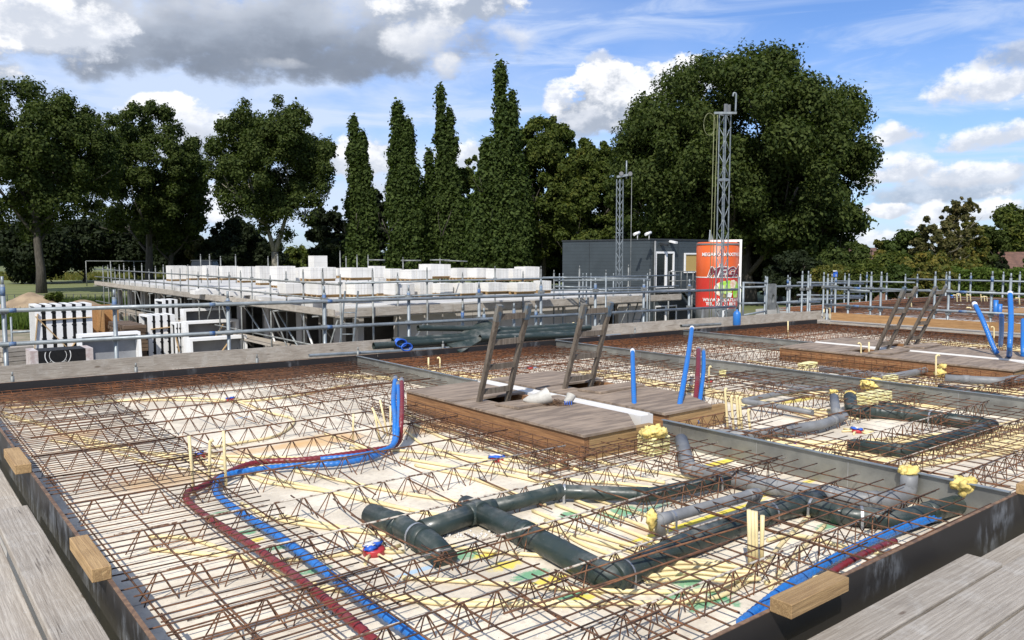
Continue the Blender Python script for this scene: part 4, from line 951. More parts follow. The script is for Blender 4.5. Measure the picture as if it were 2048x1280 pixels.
jbox('junction box with blue cap in the second bay, on the stained floor', 1715, 865, .9, 1.0)
jbox('small blue cap in the shade behind the nearest zinc strip', 1592, 890, .5, 0, False)
jbox('tiny junction box in the second bay beyond the second cover', 1418, 765, .8, 0, False)
jbox('tiny junction box behind the two near ladders', 1060, 738, .8, 0, False)

# white bag with spilled nails
p = at(1092, 810, TOP); t = thing('nail_bag', 'torn white paper bag spilling rusty nails on the nearest plywood cover', 'bag', p, rz=R(-38), local=True)
MB().tube([(-.23, .03, .045), (-.17, .02, .052), (-.09, 0, .062), (-.01, 0, .085), (.03, .01, .10)], [.012, .045, .062, .075, .085], 12, True, False).build('bag_body', M['bag'], t)
o = MB().tube([(.19, .0, .03), (.24, .01, .06), (.26, .03, .10)], [.02, .045, .05], 8, True, False).build('bag_flap', M['bag'], t)
for i in range(4): MB().box(.185 + i * .022, .193 + i * .022, -.052, -.047, .01, .05).build('blue_stripe', M['cap_blue'], t)
b = MB(); rnd = random.Random(3)
for i in range(260):
    r_ = abs(rnd.gauss(0, .05)); a = rnd.uniform(0, 6.3); x, y = .10 + r_ * 1.2 * math.cos(a), -.02 + r_ * math.sin(a); z = .008 + max(0, .05 - r_ * .8) * rnd.random()
    an = rnd.uniform(0, 3.14); b.beam((x, y, z), (x + .04 * math.cos(an), y + .04 * math.sin(an), z + rnd.uniform(-.006, .012)), .003, .003)
o = b.build('nails', M['nails'], t); o['kind'] = 'stuff'

# rubble crumbs of mortar on the planks
b = MB(); rnd = random.Random(8)
for i in range(70):
    c0 = at(rnd.gauss(950, 35), rnd.gauss(1072, 5), 0); b.blob((c0.x, c0.y, .006), rnd.uniform(.003, .010), i, 1, .5)
for i in range(500):
    x, y = rnd.uniform(1, 5.4), rnd.uniform(2, 7); b.blob((x, y, .002), rnd.uniform(.002, .005), i % 7, 0, .4)
tag(b.build('mortar_crumbs', M['poly']), 'pale mortar crumbs scattered on the planks around the green pipes', 'crumbs', kind='stuff')
# ------------------------------------------------------------------ scaffold along the far edge
def post(t, p, z0, z1, r=.025, m='galv', blue=False, coup=(), rail_dir=(1, 0, 0)):
    b = MB().tube([(p[0], p[1], z0), (p[0], p[1], z1)], r, 10); o = b.build('post', M[m], t)
    MB().tube([(p[0], p[1], z1), (p[0], p[1], z1 + .10)], r * .62, 8).build('spigot', M[m], o)
    if blue: MB().tube([(p[0], p[1], z1 - blue - .02), (p[0], p[1], z1 - .03)], r * 1.05, 10).build('paint_band', M['blue_tape'], o)
    if coup:
        for z in coup:
            q = MB(); q.box(p[0] - r * 1.5, p[0] + r * 1.5, p[1] - r * 1.9, p[1] + r * 1.5, z - .035, z + .035)
            q.tube([(p[0] - r * 2.2, p[1] - r * 1.7, z + .01), (p[0] + r * 2.2, p[1] - r * 1.7, z + .01)], .008, 6)
            q.build('coupler', M['galv_dull'], o)
    return o
fs = thing('scaffold', 'galvanised tube scaffold with two guard rails and grey toe board along the far floor edge', 'scaffold', (6, 11.6, GZ))
OFF = .52
for px, yt, bl, cp in ((4, 556, .12, 1), (228, 582, .16, 1), (455, 585, .14, 1), (648, 575, .14, 1), (817, 572, .12, 1), (958, 566, .1, 1), (1082, 560, .14, 1), (1191, 558, .14, 1), (1288, 560, .16, 1), (1379, 560, .2, 1),
                       (925, 612, .14, 0), (968, 618, .1, 0), (1028, 608, .14, 0), (1072, 612, .12, 0)):
    p = onfar(px, yt, OFF); post(fs, p, GZ if cp else .1, p.z - .08, .027, 'galv', bl, (1.06, .64) if cp else ())
for (a, m_, c_, nm_) in (((-160, 626), (640, 603), (1475, 579), 'guard_rail'), ((-160, 698), (640, 655), (1470, 613), 'guard_rail')):
    P = [onfar(*a, OFF - .06), onfar(*m_, OFF - .06), onfar(*c_, OFF - .06)]
    o = MB().tube(P, .027, 10).build(nm_, M['galv'], fs)
    q = MB()
    for px in (-10, 380, 665):
        q = MB()
        f = (px - a[0]) / (m_[0] - a[0]); w = P[0].lerp(P[1], f); d = (P[1] - P[0]).normalized(); q.tube([w - d * .04, w + d * .04], .0285, 10); q.build('paint_band', M['blue_tape'], o)
segs = (-1.6, 2.9, 6.8, 10.9, 14.4, 18.2)
for i, (a, c_) in enumerate(zip(segs, segs[1:])):
    b = MB(); j = (i % 2) * .012; b.quadbox([(x, yf(x) + OFF - .075 - yy, z) for z in (.19, .385 + j) for x, yy in ((a, .035), (c_, .035), (c_, 0), (a, 0))]); b.build('toe_board', M['board_x'], fs)
for k2, (y0, y1) in enumerate(((.035, .075), (.085, .30), (.31, .43))):
    for i, (a, c_) in enumerate(zip((-1.6, 3.4 + k2, 8.3 - k2, 13), (3.39 + k2, 8.29 - k2, 12.99, 18.2))):
        b = MB(); b.quadbox([(x, yf(x) + yy, z) for z in (.13, .185 - .01 * (k2 == 1)) for x, yy in ((a, y0), (c_, y0), (c_, y1), (a, y1))]); b.build('deck_board', M['board_x'], fs)
b = MB(); b.quadbox([(x, yf(x) + yy, z) for z in (.188, .212) for x, yy in ((-1.2, .13), (3.9, .18), (3.9, .23), (-1.2, .21))]); b.build('loose_lath', M['board_x'], fs)
for px, py in ((25, 760), (272, 742), (514, 722), (716, 703), (886, 693), (1030, 686), (1270, 668)):
    p = onfar(px, py, .07); t = MB().tube([(p.x, p.y, .12), (p.x, p.y, .30)], .021, 8).tube([(p.x, p.y, .30), (p.x, p.y, .35)], .011, 6)
    t.build('deck_pin', M['galv_dull'], fs)
# materials resting on that deck
def lying(name, label, cat, a, c_, r, m, off, off2=None, group=None, z=None):
    p, q = onfar(a[0], a[1], off), onfar(c_[0], c_[1], off if off2 is None else off2)
    d = (q - p).normalized(); b = MB().tube([p, q], r, 14, True, False)
    b.tube([q - d * .001, p + d * .001], r * .84, 12, True, False)
    k2 = len(b.v); b.tube([p + d * .25, p + d * .251, q - d * .25], r * .83, 10)
    return tag(b.build(name, m), label, cat, group)
gp = 'dark green pipes stacked on the far deck'
lying('green_pipe', 'dark green pipe on the far deck, lowest and starting farthest left', 'pipe', (747, 692), (1150, 664), .055, G_, .2, .24, gp)
lying('green_pipe', 'dark green pipe on the far deck with a blue wrap near its open end', 'pipe', (785, 682), (1180, 655), .055, G_, .33, .3, gp)
lying('green_pipe', 'dark green pipe on the far deck, topmost and nearly level', 'pipe', (836, 656), (1170, 660), .05, G_, .42, .4, gp)
lying('green_pipe', 'dark green pipe on the far deck lying lowest at the right end', 'pipe', (960, 676), (1192, 668), .055, G_, .12, .12, gp)
lying('green_pipe', 'dark green pipe on the far deck passing behind the second ladder', 'pipe', (950, 664), (1160, 650), .05, G_, .4, .42, gp)
lying('steel_tube', 'galvanised tube lying on the left part of the far deck below the green pipes', 'tube', (618, 711), (912, 695), .024, M['galv'], .14, .16)
lying('steel_tube', 'galvanised tube lying on the far deck behind the second ladder', 'tube', (1110, 681), (1240, 670), .03, M['galv'], .1, .12)
lying('steel_tube', 'galvanised tube lying on the far deck right of the second ladder', 'tube', (1362, 652), (1441, 648), .03, M['galv_dull'], .12, .14)
a = onfar(905, 696, .08); c_ = onfar(985, 648, .42); o = MB().beam(a, c_, .36, .03, (0, -.5, 1)).build('flat_board', G_); tag(o, 'flat dark green sheet leaning on the stacked green pipes', 'sheet')
for px, py, l in ((795, 685, 'blue ribbon wrapped round the upper green pipe end'), (806, 693, 'blue ribbon dangling on the lower green pipe')):
    p = onfar(px, py, .25); b = MB()
    for i in range(5): b.tube(spline([(p.x + math.cos(q) * (.05 + .012 * i), p.y - .03 * i, p.z + math.sin(q) * .06) for q in [j * .8 + i for j in range(9)]], 3), .012, 6)
    tag(b.build('blue_ribbon', M['cap_blue']), l, 'ribbon')
# small blue canister and hoist bracket at the end of the far scaffold
p = onfar(1474, 628, .35); t = thing('gas_cylinder', 'small bright blue cylinder standing at the end of the far deck below the orange silo', 'cylinder', (p.x, p.y, .19), local=True)
MB().lathe([(0, 0), (.07, 0), (.085, .02), (.085, .25), (.06, .31), (.02, .33), (.02, .36), (0, .36)], n=18).build('cylinder_body', M['blue'], t); MB().tube([(0, 0, .35), (0, 0, .42), (.06, 0, .50)], .016, 8).build('valve', M['trim_dark'], t)
p = onfar(1543, 600, .5); hz = thing('hoist_gate', 'grey steel hoist gate with round opening clamped to the scaffold left of the far corner', 'hoist part', (p.x, p.y, .15), local=True)
b = MB()
ring = [(.15 * math.copysign(min(1, abs(math.cos(q)) * 1.35), math.cos(q)), .38 + .30 * math.copysign(min(1, abs(math.sin(q)) * 1.35), math.sin(q))) for q in [2 * math.pi * i / 24 for i in range(24)]]
inn = [(.06 * math.cos(q) + .02, .34 + .10 * math.sin(q)) for q in [2 * math.pi * i / 24 for i in range(24)]]
n0 = 0; b.v = [(x, -.03, z + .25) for x, z in ring] + [(x, -.03, z + .25) for x, z in inn] + [(x, .03, z + .25) for x, z in ring] + [(x, .03, z + .25) for x, z in inn]
for i in range(24):
    j = (i + 1) % 24; b.f += [(i, j, 24 + j, 24 + i), (48 + j, 48 + i, 72 + i, 72 + j), (i, 48 + i, 48 + j, j), (24 + j, 72 + j, 72 + i, 24 + i)]; b.sm += [False] * 4
b.build('plate', M['galv_dull'], hz)
MB().tube(spline([(.15, 0, .5), (.28, 0, .3), (.18, -.05, 0), (.0, -.1, -.25)], 6), .03, 8).build('curved_arm', M['galv_dull'], hz)
MB().tube([(-.2, 0, -.2), (-.2, 0, 1.1)], .025, 8).tube([(-.2, 0, .3), (-1.1, 0, .25)], .022, 8).tube([(-.2, 0, .95), (-1.1, 0, .98)], .022, 8).tube([(-1.1, 0, -.1), (-1.1, 0, 1.0)], .025, 8).tube([(-.85, .3, .2), (-.85, .3, 1.1)], .025, 8).build('frame_tube', M['galv'], hz)

# ------------------------------------------------------------------ right end: timber edge and scaffold
PX = 18.15
p0 = 17.45
t = thing('edge_boarding', 'orange brown plywood edge board along the right end of the floor', 'edge board', (p0, 6, .2))
y_segs = (9.95, 8.3, 6.6, 4.9, 3.2, 1.6)
for i, (a, c_) in enumerate(zip(y_segs, y_segs[1:])):
    MB().box(p0, p0 + .03, c_ + .004, a, .235, .41 - .006 * (i % 2)).build('board', M['ply_orange'] if i < 4 else M['side_y'], t)
MB().box(p0 + .032, p0 + .7, 1.6, 10.2, .14, .19).build('deck', M['board_y'], t)
es = thing('scaffold', 'galvanised guard rails on posts behind the orange edge board', 'scaffold', (PX, 6, GZ))
for px in (1656, 1698, 1743, 1763, 1871, 1899, 1985, 2022, 2100):
    p = onx(px, 552 if px % 2 else 556, PX); post(es, p, GZ, p.z, .026, 'galv', .10 if px in (1899, 1985) else False, (.98, .5))
for (a, c_) in (((1650, 574), (2140, 592)), ((1648, 609), (2140, 634))):
    o = MB().tube([onx(*a, PX - .05), onx(*c_, PX - .05)], .026, 10).build('guard_rail', M['galv'], es); q = MB()
    for f in (.16, .62): w = onx(*a, PX - .05).lerp(onx(*c_, PX - .05), f); q.tube([w + Vector((0, .08, 0)), w - Vector((0, .08, 0))], .028, 10)
    q.build('paint_band', M['blue_tape'], o)
ls = thing('scaffold', 'cluster of scaffold tubes with short rails beyond the far right corner', 'scaffold', (18.6, 11.5, GZ))
for px, yt in ((1531, 560), (1576, 558), (1580, 562), (1605, 550), (1617, 550), (1621, 556), (1648, 552), (1664, 555), (1672, 556)):
    p = onfar(px, yt, .9 + (px % 3) * .5); post(ls, p, GZ, p.z, .026, 'galv', .1 if px in (1576, 1672) else False, (.9,))
for a, c_, o1 in (((1480, 575), (1660, 570), 1.2), ((1595, 565), (1727, 567), 1.6), ((1595, 590), (1727, 592), 1.7), ((1560, 605), (1720, 594), 1.3), ((1480, 607), (1640, 604), .7), ((1600, 598), (1725, 596), 2.0)):
    MB().tube([onfar(*a, o1), onfar(*c_, o1 + .3)], .026, 8).build('guard_rail', M['galv'], ls)
for y0, y1 in ((.6, .9), (.92, 1.3), (1.32, 1.7)):
    MB().box(16.8, 19.8, yf(18) + y0 - .3, yf(18) + y1 - .3, .12 + y0 * .02, .17 + y0 * .02).build('deck_board', M['board_x'], ls)

# third slab beyond
b3 = thing('neighbouring_slab', 'next building beyond the right rails with its own reinforced floor and upright tubes', 'building', (25, 6, GZ))
S3 = (19.2, 31.0, 1.0, 13.2)
MB().box(S3[0], S3[1], S3[2], S3[3], -.1, .0).build('floor_slab', M['deck_conc'], b3)
MB().box(S3[0] + .2, S3[1] - .2, S3[2] + .2, S3[3] - .2, GZ, -.105).build('wall', M['concrete'], b3)
for x0, x1, y0, y1 in ((S3[0] + .05, S3[1], S3[3], S3[3] + .04), (S3[1], S3[1] + .04, S3[2], S3[3]), (S3[0], S3[0] + .04, S3[2], S3[3])):
    MB().box(x0, x1, y0, y1, -.2, .24).build('edge_board', M['concrete'], b3)
b = MB(); rnd = random.Random(4)
for i in range(90):
    x = rnd.uniform(20, 30.6); b.tube([(x, 1.3, .15), (x + rnd.uniform(-.2, .2), 12.9, .15)], .008, 4)
for i in range(60):
    y = rnd.uniform(1.4, 12.9); b.tube([(20, y, .16), (30.8, y, .16)], .008, 4)
b.build('rebar_mat', M['rust'], b3)
for x0, x1, y0, y1 in ((S3[1] - .5, S3[1] - .05, 1.3, 12.8), (20, 30.8, 12.6, 13.0), (22, 29, 5.4, 5.8)):
    b = MB(); 
    for i in range(6):
        for z in (.04, .11, .18, .25):
            f = i / 5
            if x1 - x0 < y1 - y0: b.tube([(x0 + (x1 - x0) * f, y0, z), (x0 + (x1 - x0) * f, y1, z)], .012, 4)
            else: b.tube([(x0, y0 + (y1 - y0) * f, z), (x1, y0 + (y1 - y0) * f, z)], .012, 4)
    b.build('edge_cage', M['rust_far'], b3)
for x, y, s in ((24.5, 8.2, .9), (26, 4.5, 1.0), (22.5, 4, .8)):
    MB().box(x, x + s * 2.2, y, y + s, .0, .2).build('plywood_cover', M['ply_orange'], b3)
for i, (px, yt, yb) in enumerate(((1915, 590, 612), (1922, 588, 612), (1935, 586, 612), (1942, 590, 612), (1963, 586, 612), (1970, 594, 612), (1975, 593, 612), (1824, 606, 624), (2040, 596, 618), (1943, 615, 628))):
    b0 = at(px, yb, 0); tp = far(px - 2, yt, b0.x * FW[0] + b0.y * FW[1]); MB().tube([b0, tp, tp + Vector((-.12, .06, 0))], .022, 6).build('upright_tube', M['conduit'], b3)
for px, yt, yb in ((1903, 590, 606), (1998, 608, 640), (1990, 600, 640)):
    b0 = at(px, yb, 0); tp = far(px + 2, yt, b0.x * FW[0] + b0.y * FW[1]); MB().tube([b0, tp], .06, 8).build('blue_hose', M['blue'], b3)
os_ = thing('scaffold', 'outer scaffold rails in front of the hedge on the far right', 'scaffold', (31.8, 6, GZ))
for px in (1690, 1721, 1734, 1774, 1811, 1835, 1893, 1919, 1942, 2007, 2040):
    p = onx(px, 549 + (px % 3) * 2, 31.8); post(os_, p, GZ, p.z, .034, 'galv', .15 if px in (1734, 1942) else False)
for a, c_ in (((1655, 562), (1830, 565)), ((1815, 558), (2120, 565)), ((1690, 585), (1860, 580)), ((1660, 578), (1740, 582))): MB().tube([onx(*a, 31.7), onx(*c_, 31.7)], .034, 8).build('guard_rail', M['galv'], os_)

# ------------------------------------------------------------------ block building across the yard
BX, BY = 11.35, 21.75
M['shade_wall'] = mat('inner_wall_painted_shade', (0.16, 0.15, 0.14), 0.9, col2=(0.10, 0.095, 0.09), scale=1)  # dark tone puts the shade inside the shell into the wall colour
b2 = thing('block_building', 'ground floor shell of grey cellular concrete walls with a pale deck carrying white block stacks', 'building', (17, 35, GZ))
MB().box(BX - .1, 24.2, BY - .1, 53, .0, .2).build('floor_slab', M['deck_conc'], b2)
MB().box(BX + 1.35, 21.9, BY, BY + .2, GZ, -.002).build('wall', M['aac_wall_x'], b2); MB().box(22.6, 24.1, BY, BY + .2, GZ, -.002).build('wall', M['aac_wall_x'], b2)
y = BY + 1.2
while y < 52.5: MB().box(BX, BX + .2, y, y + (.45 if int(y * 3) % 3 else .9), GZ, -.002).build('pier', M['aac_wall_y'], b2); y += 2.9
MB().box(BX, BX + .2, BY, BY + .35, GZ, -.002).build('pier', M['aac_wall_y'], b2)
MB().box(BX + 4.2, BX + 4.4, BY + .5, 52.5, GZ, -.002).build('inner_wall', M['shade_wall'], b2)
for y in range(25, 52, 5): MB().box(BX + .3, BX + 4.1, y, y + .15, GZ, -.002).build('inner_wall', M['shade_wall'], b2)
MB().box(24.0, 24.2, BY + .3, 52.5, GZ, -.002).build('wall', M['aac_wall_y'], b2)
for px0, py0, px1, py1 in ((602, 624, 626, 692), (520, 600, 552, 690), (485, 605, 520, 660), (865, 614, 832, 674), (555, 622, 600, 700)):
    a = onx(px0, py0, BX - .4) if px0 < 700 else ony(px0, py0, BY - .5); c_ = onx(px1, py1, BX - .5) if px0 < 700 else ony(px1, py1, BY - .5)
    MB().tube([a, c_], .035, 8).build('prop', M['white'] if px0 in (602, 865, 520) else M['galv'], b2)

s2 = thing('scaffold', 'grey tube scaffold with boards along the left side of the block building', 'scaffold', (10.3, 35, GZ))
for i, px in enumerate((206, 216, 222, 230, 239, 248, 258, 269, 284, 298, 311, 327, 343, 360, 376, 396, 415, 437, 458, 481, 503, 540, 572, 606, 645)):
    p = onx(px, 545, 10.25 + (0.0 if i % 2 else .85)); post(s2, p, GZ, .98 + .12 * ((i * 7) % 3), .028, 'galv_dull', False, (.9,) if i > 14 else ())
for z in (.92, .48, -.95, -1.75):
    for x in (10.2,): MB().tube([(x, 20.6, z), (x, 36, z + .01), (x, 52.5, z)], .028, 6).build('guard_rail', M['galv_dull'], s2)
for y in range(22, 53, 3): MB().tube([(10.0, y, -.06), (11.3, y, -.06)], .026, 6).build('transom', M['galv_dull'], s2)
for i, (a, c_) in enumerate(((20.9, 26), (26.02, 31), (31.02, 36.5), (36.52, 42), (42.02, 47), (47.02, 52.5))):
    MB().box(10.15, 10.19, a, c_, .0, .2 + .02 * (i % 2)).build('toe_board', M['board_y'], s2); MB().box(10.2, 11.2, a, c_, -.03, .015 - .004 * (i % 2)).build('deck_board', M['board_y'], s2); MB().box(10.3, 11.0, a, c_, -1.32, -1.27).build('deck_board', M['board_y'], s2)
for y0, y1 in ((23, 25.5), (28, 30.5), (34, 31.5), (40, 43), (22.5, 20.8)): MB().tube([(10.22, y0, -2.6), (10.22, y1, -.1)], .026, 6).build('brace', M['galv_dull'], s2)
s3 = thing('scaffold', 'grey tube scaffold with a long toe board along the front of the block building', 'scaffold', (17, 20.6, GZ))
for i, px in enumerate((645, 680, 745, 795, 854, 925, 990, 1046, 1082, 1108, 1159, 1212, 1257, 1300)):
    p = ony(px, 545, 20.5 if i % 3 else 21.2); post(s3, p, GZ, 1.12 if i % 2 else 1.28, .028, 'galv_dull', False, (.96, .54))
for z in (.96, .54, -1.3): MB().tube([(10.3, 20.45, z), (17, 20.45, z + .01), (24.6, 20.45, z)], .028, 6).build('guard_rail', M['galv'], s3)
for i, (a, c_) in enumerate(((10.3, 14.0), (14.02, 17.9), (17.92, 21.5), (21.52, 24.9))): MB().box(a, c_, 20.55, 20.59, .0, .24 - .015 * (i % 2)).build('toe_board', M['board_x'], s3); MB().box(a, c_, 20.6, 21.6, -.04, .0 - .004 * (i % 2)).build('deck_board', M['board_x'], s3)
for a, c_ in ((ony(1185, 700, 20.7), ony(1205, 620, 20.7)), (ony(1236, 660, 20.7), ony(1262, 600, 20.7))): MB().tube([a, c_], .024, 6).build('brace', M['galv_dull'], s3)
s4 = thing('scaffold', 'thin scaffold tubes sticking up behind the white block stacks', 'scaffold', (18, 53, GZ))
for px, yt in ((401, 512), (419, 512), (441, 516), (471, 512), (536, 516), (555, 512), (680, 505), (692, 516), (714, 513), (736, 513), (806, 518), (880, 520)):
    p = far(px, yt, 44); post(s4, p, GZ, p.z, .035, 'galv_dull')
for a, c_ in (((736, 520), (770, 520)), ((802, 521), (842, 521)), ((888, 521), (935, 523)), ((401, 545), (540, 545)), ((860, 520), (900, 520))): MB().tube([far(*a, 44), far(*c_, 44)], .035, 6).build('guard_rail', M['galv_dull'], s4)
s5 = thing('scaffold', 'scaffold tubes and short railings at the right end of the block building', 'scaffold', (25, 22, GZ))
for px in (1119, 1126, 1158, 1166, 1173, 1182, 1212, 1227, 1295):
    p = far(px, 552, 27 + (px % 4)); post(s5, p, GZ, p.z, .028, 'galv', .2 if px in (1126,) else False)
for a, c_ in (((1085, 555), (1180, 555)), ((1108, 561), (1300, 560)), ((1110, 573), (1180, 575)), ((1168, 556), (1295, 558)), ((1120, 580), (1290, 580))): MB().tube([far(*a, 27.5), far(*c_, 27.5)], .03, 6).build('guard_rail', M['galv'], s5)
# aluminium site ladders
def steel_ladder(label, a0, a1, dep, w, group='metal site ladders'):
    p, q = far(*a0, dep), far(*a1, dep); d = q - p; s = Vector((RT[0], RT[1], 0)) * w
    t = thing('metal_ladder', label, 'ladder', tuple(p), group)
    for o in (Vector((0, 0, 0)), s): MB().beam(p + o, q + o, .03, .05, (0, 1, 0)).build('stile', M['galv'], t)
    b = MB(); n_ = int(d.length / .28)
    for i in range(1, n_): w_ = p + d * (i / n_); b.tube([w_, w_ + s], .014, 6)
    b.build('rungs', M['galv'], t)
steel_ladder('grey metal ladder in the doorway at the near corner of the shell', (680, 690), (690, 582), 22.0, .36)
steel_ladder('grey metal ladder leaning at the right end of the block building', (1262, 655), (1280, 590), 31, .3)

# white block stacks on the deck
def stack(label, px0, px1, yt, yb, dep, lower=False, slices=6, top=True):
    cx = (px0 + px1) / 2; Wd = (px1 - px0) * dep / FPX
    wx, wy = Wd * .60 / .78, Wd * .46 / .62
    p = far(cx, yt, dep); q = far(cx, yb, dep); z1, z0 = p.z, max(.21, q.z)
    t = thing('block_stack', label, 'block stack', (p.x, p.y, z0), 'stacks of white blocks on the neighbouring deck')
    b = MB(); sw = wx / slices; rn = random.Random(px0)
    for i in range(slices): j = rn.uniform(0, .012); b.box(p.x - wx / 2 + i * sw + .004, p.x - wx / 2 + (i + 1) * sw - .004, p.y - wy / 2 + j, p.y + wy / 2, z0 + .1, z1 - j)
    b.build('blocks', M['aac'], t)
    b = MB()
    for yy in (-.4, -.02, .36): b.box(p.x - wx / 2, p.x + wx / 2, p.y + yy * wy, p.y + yy * wy + .09, z0, z0 + .075)
    b.box(p.x - wx / 2, p.x + wx / 2, p.y - wy / 2 + .01, p.y + wy / 2, z0 + .076, z0 + .096)
    b.build('pallet', M['timber_x'], t)
posn = ['at the far left end', 'second from the left', 'third from the left', 'fourth from the left', 'fifth from the left', 'sixth from the left', 'seventh from the left', 'eighth from the left', 'left of the middle', 'below the tallest stack', 'right of the tallest stack', 'near the middle, with a shaded joint', 'in the middle', 'right of the middle', 'under the raised pallet', 'left of the grooved stacks', 'third from the right', 'second from the right', 'at the right end']
back = [(332, 372, 531, 562, 40), (373, 406, 532, 560, 39.5), (404, 436, 531, 560, 39), (434, 476, 532, 560, 38), (474, 513, 533, 565, 37), (511, 541, 532, 570, 35.5), (540, 590, 532, 575, 34), (588, 616, 535, 575, 35), (600, 671, 534, 562, 30), (672, 681, 536, 556, 33),
        (681, 746, 535, 560, 29), (737, 770, 532, 560, 33), (768, 803, 537, 562, 30), (800, 863, 539, 563, 28), (839, 900, 528, 557, 31), (899, 938, 536, 560, 33), (936, 978, 536, 560, 31), (973, 1016, 537, 562, 29.5), (1014, 1042, 537, 562, 30), (1030, 1078, 533, 562, 31)]
for i, (a, c_, yt, yb, dp) in enumerate(back): stack('white block stack in the upper row, %s' % (posn + ['at the right end, slightly taller'])[min(i, 19)], a, c_, yt, yb, dp, slices=4 + (i * 3) % 5)
stack('single tall stack of white blocks rising above all the others', 617, 654, 511, 548, 33, slices=1)
front = [(555, 615, 566, 592, 27), (612, 690, 563, 594, 25.8), (690, 752, 563, 594, 25.8), (748, 772, 556, 592, 27), (768, 828, 566, 595, 24.8), (826, 866, 564, 594, 25.2), (866, 905, 566, 592, 25), (903, 956, 566, 592, 25.2), (952, 1012, 565, 588, 25.4), (1008, 1070, 565, 588, 25.8), (1068, 1102, 561, 586, 26.5)]
fpos = ['leftmost', 'second from left', 'third from left, behind the ladder top', 'fourth from left, with loose slabs', 'fifth from left', 'middle', 'right of the middle', 'fourth from right', 'third from right', 'second from right', 'rightmost']
for i, (a, c_, yt, yb, dp) in enumerate(front): stack('white block stack in the lower front row, %s' % fpos[i], a, c_, yt, yb, dp, slices=3 + (i * 5) % 6)
for i, (px, py, l) in enumerate(((500, 552, 'left'), (430, 556, 'far left'), (455, 572, 'middle'))):
    p = far(px, py, 31 + i); p.z = .35; o = MB().box(p.x - .9, p.x + .9, p.y - .3, p.y + .3, .21, .36).box(p.x - .7, p.x + .8, p.y - .25, p.y + .2, .362, .42).build('loose_blocks', M['aac'])
    tag(o, 'low pile of loose white blocks before the stacks, %s one' % l, 'block pile', 'low piles of loose blocks')

# ------------------------------------------------------------------ yard with packed window frames
YR = -(math.pi / 2 - HEAD)
def yard(name, label, cat, px, dep, group=None, dr=0.0):
    p = far(px, 600, dep); return thing(name, label, cat, (p.x, p.y, GZ), group, rz=dr * .5, local=True)
def frames(label, px, dep, n_, fw, gap, h, deep, base=.15, braces=(), dr=0.0):
    t = yard('frame_crate', label, 'window frames', px, dep, 'crates of packed window frames', dr)
    x = 0
    for i in range(n_):
        b = MB(); b.box(x, x + fw, 0, .07, base, base + h); b.box(x, x + fw, deep - .07, deep, base, base + h); b.box(x, x + fw, .07, deep - .07, base + h - .07, base + h); b.box(x, x + fw, .07, deep - .07, base, base + .07)
        b.build('window_frame', M['white'], t)
        if i < n_ - 1:
            b = MB(); b.box(x + fw + .004, x + fw + gap - .004, .015, deep - .02, base + .02, base + h - .015)
            for k2 in range(5): b.box(x + fw - .03, x + fw + gap - .01, -.015, .012, base + h * (.12 + .19 * k2), base + h * (.12 + .19 * k2) + .05)
            b.build('gasket', M['black'], t)
        x += fw + gap
    for (x0, z0, x1, z1) in braces: MB().beam((x0, -.045, z0), (x1, -.045 - .03 * (x0 > .8), z1), .03, .075, (0, 1, 0)).build('timber_brace', M['timber_z'], t)
    MB().box(-.1, x, -.1, deep, 0.0, base - .01).build('pallet', M['dark_timber'], t)
    return t
frames('tall crate of six white window frames with crossed timber braces', 69, 30, 6, .21, .135, 2.62, 1.3, .1, ((.15, 2.15, 1.9, 2.18), (0, 2.3, 1.45, .5), (.75, .5, 1.5, 1.5), (-.1, .9, .08, 2.4)), .05)
frames('crate of white window frames right of the dark timber stack', 294, 31, 4, .18, .10, 2.15, 1.2, .1, ((.1, 1.72, 1.15, 1.78), (.5, 1.45, 1.3, 1.5), (.1, .35, 1.2, .4)), .05)
frames('narrow white window frames standing behind the crate in the middle of the yard', 325, 33, 3, .12, .12, 2.65, 1.0, .1, (), .1)
frames('row of thin white frame edges beside the large grey-backed frames', 348, 30.5, 5, .07, .04, 1.9, .6, .1, ((.0, 1.5, .12, .9),), .0)
def bigframe(label, px, dep, w, h, zb, lean=.1, dr=0.0, brace=True):
    t = yard('large_frame', label, 'window frame', px, dep, 'large frames with grey backing', dr)
    f = .09; r_ = lambda z: lean * (z - zb)
    def hb(x0, x1, z0, z1, y0, y1): return MB().quadbox([(x0, y0 + r_(z0), z0), (x1, y0 + r_(z0), z0), (x1, y1 + r_(z0), z0), (x0, y1 + r_(z0), z0), (x0, y0 + r_(z1), z1), (x1, y0 + r_(z1), z1), (x1, y1 + r_(z1), z1), (x0, y1 + r_(z1), z1)])
    for a in ((0, w, zb + h - f, zb + h), (0, w, zb, zb + f), (0, f, zb + f, zb + h - f), (w - f, w, zb + f, zb + h - f)): hb(*a, 0, .5).build('frame_side', M['white'], t)
    hb(f, w - f, zb + f, zb + h - f, .44, .47).build('backing_panel', M['panel_grey'], t)
    if brace: MB().beam((w * .3, .05 + r_(zb + h * .4), zb + h * .35), (w * .7, .05 + r_(zb + h * .7), zb + h * .92), .03, .07, (0, 1, 0)).build('timber_brace', M['timber_z'], t)
bigframe('wide white frame with grey backing leaning beside the tall crate at the left', 157, 27.5, 2.0, 1.85, -.02, .12, 0, False)
bigframe('large white frame with grey backing and wooden brace, front one of the right group', 379, 27.5, 2.0, 1.70, 0, .06)
bigframe('white frame with grey backing standing behind the front one of the right group', 372, 30, 2.0, 2.08, 0, .06)
bigframe('white frame with plain grey top edge, rearmost of the right group', 368, 32, 1.9, 2.42, 0, .04, 0, False)
t = yard('timber_crate', 'open orange timber box with a rear panel beyond the wide white frame', 'crate', 152, 33)
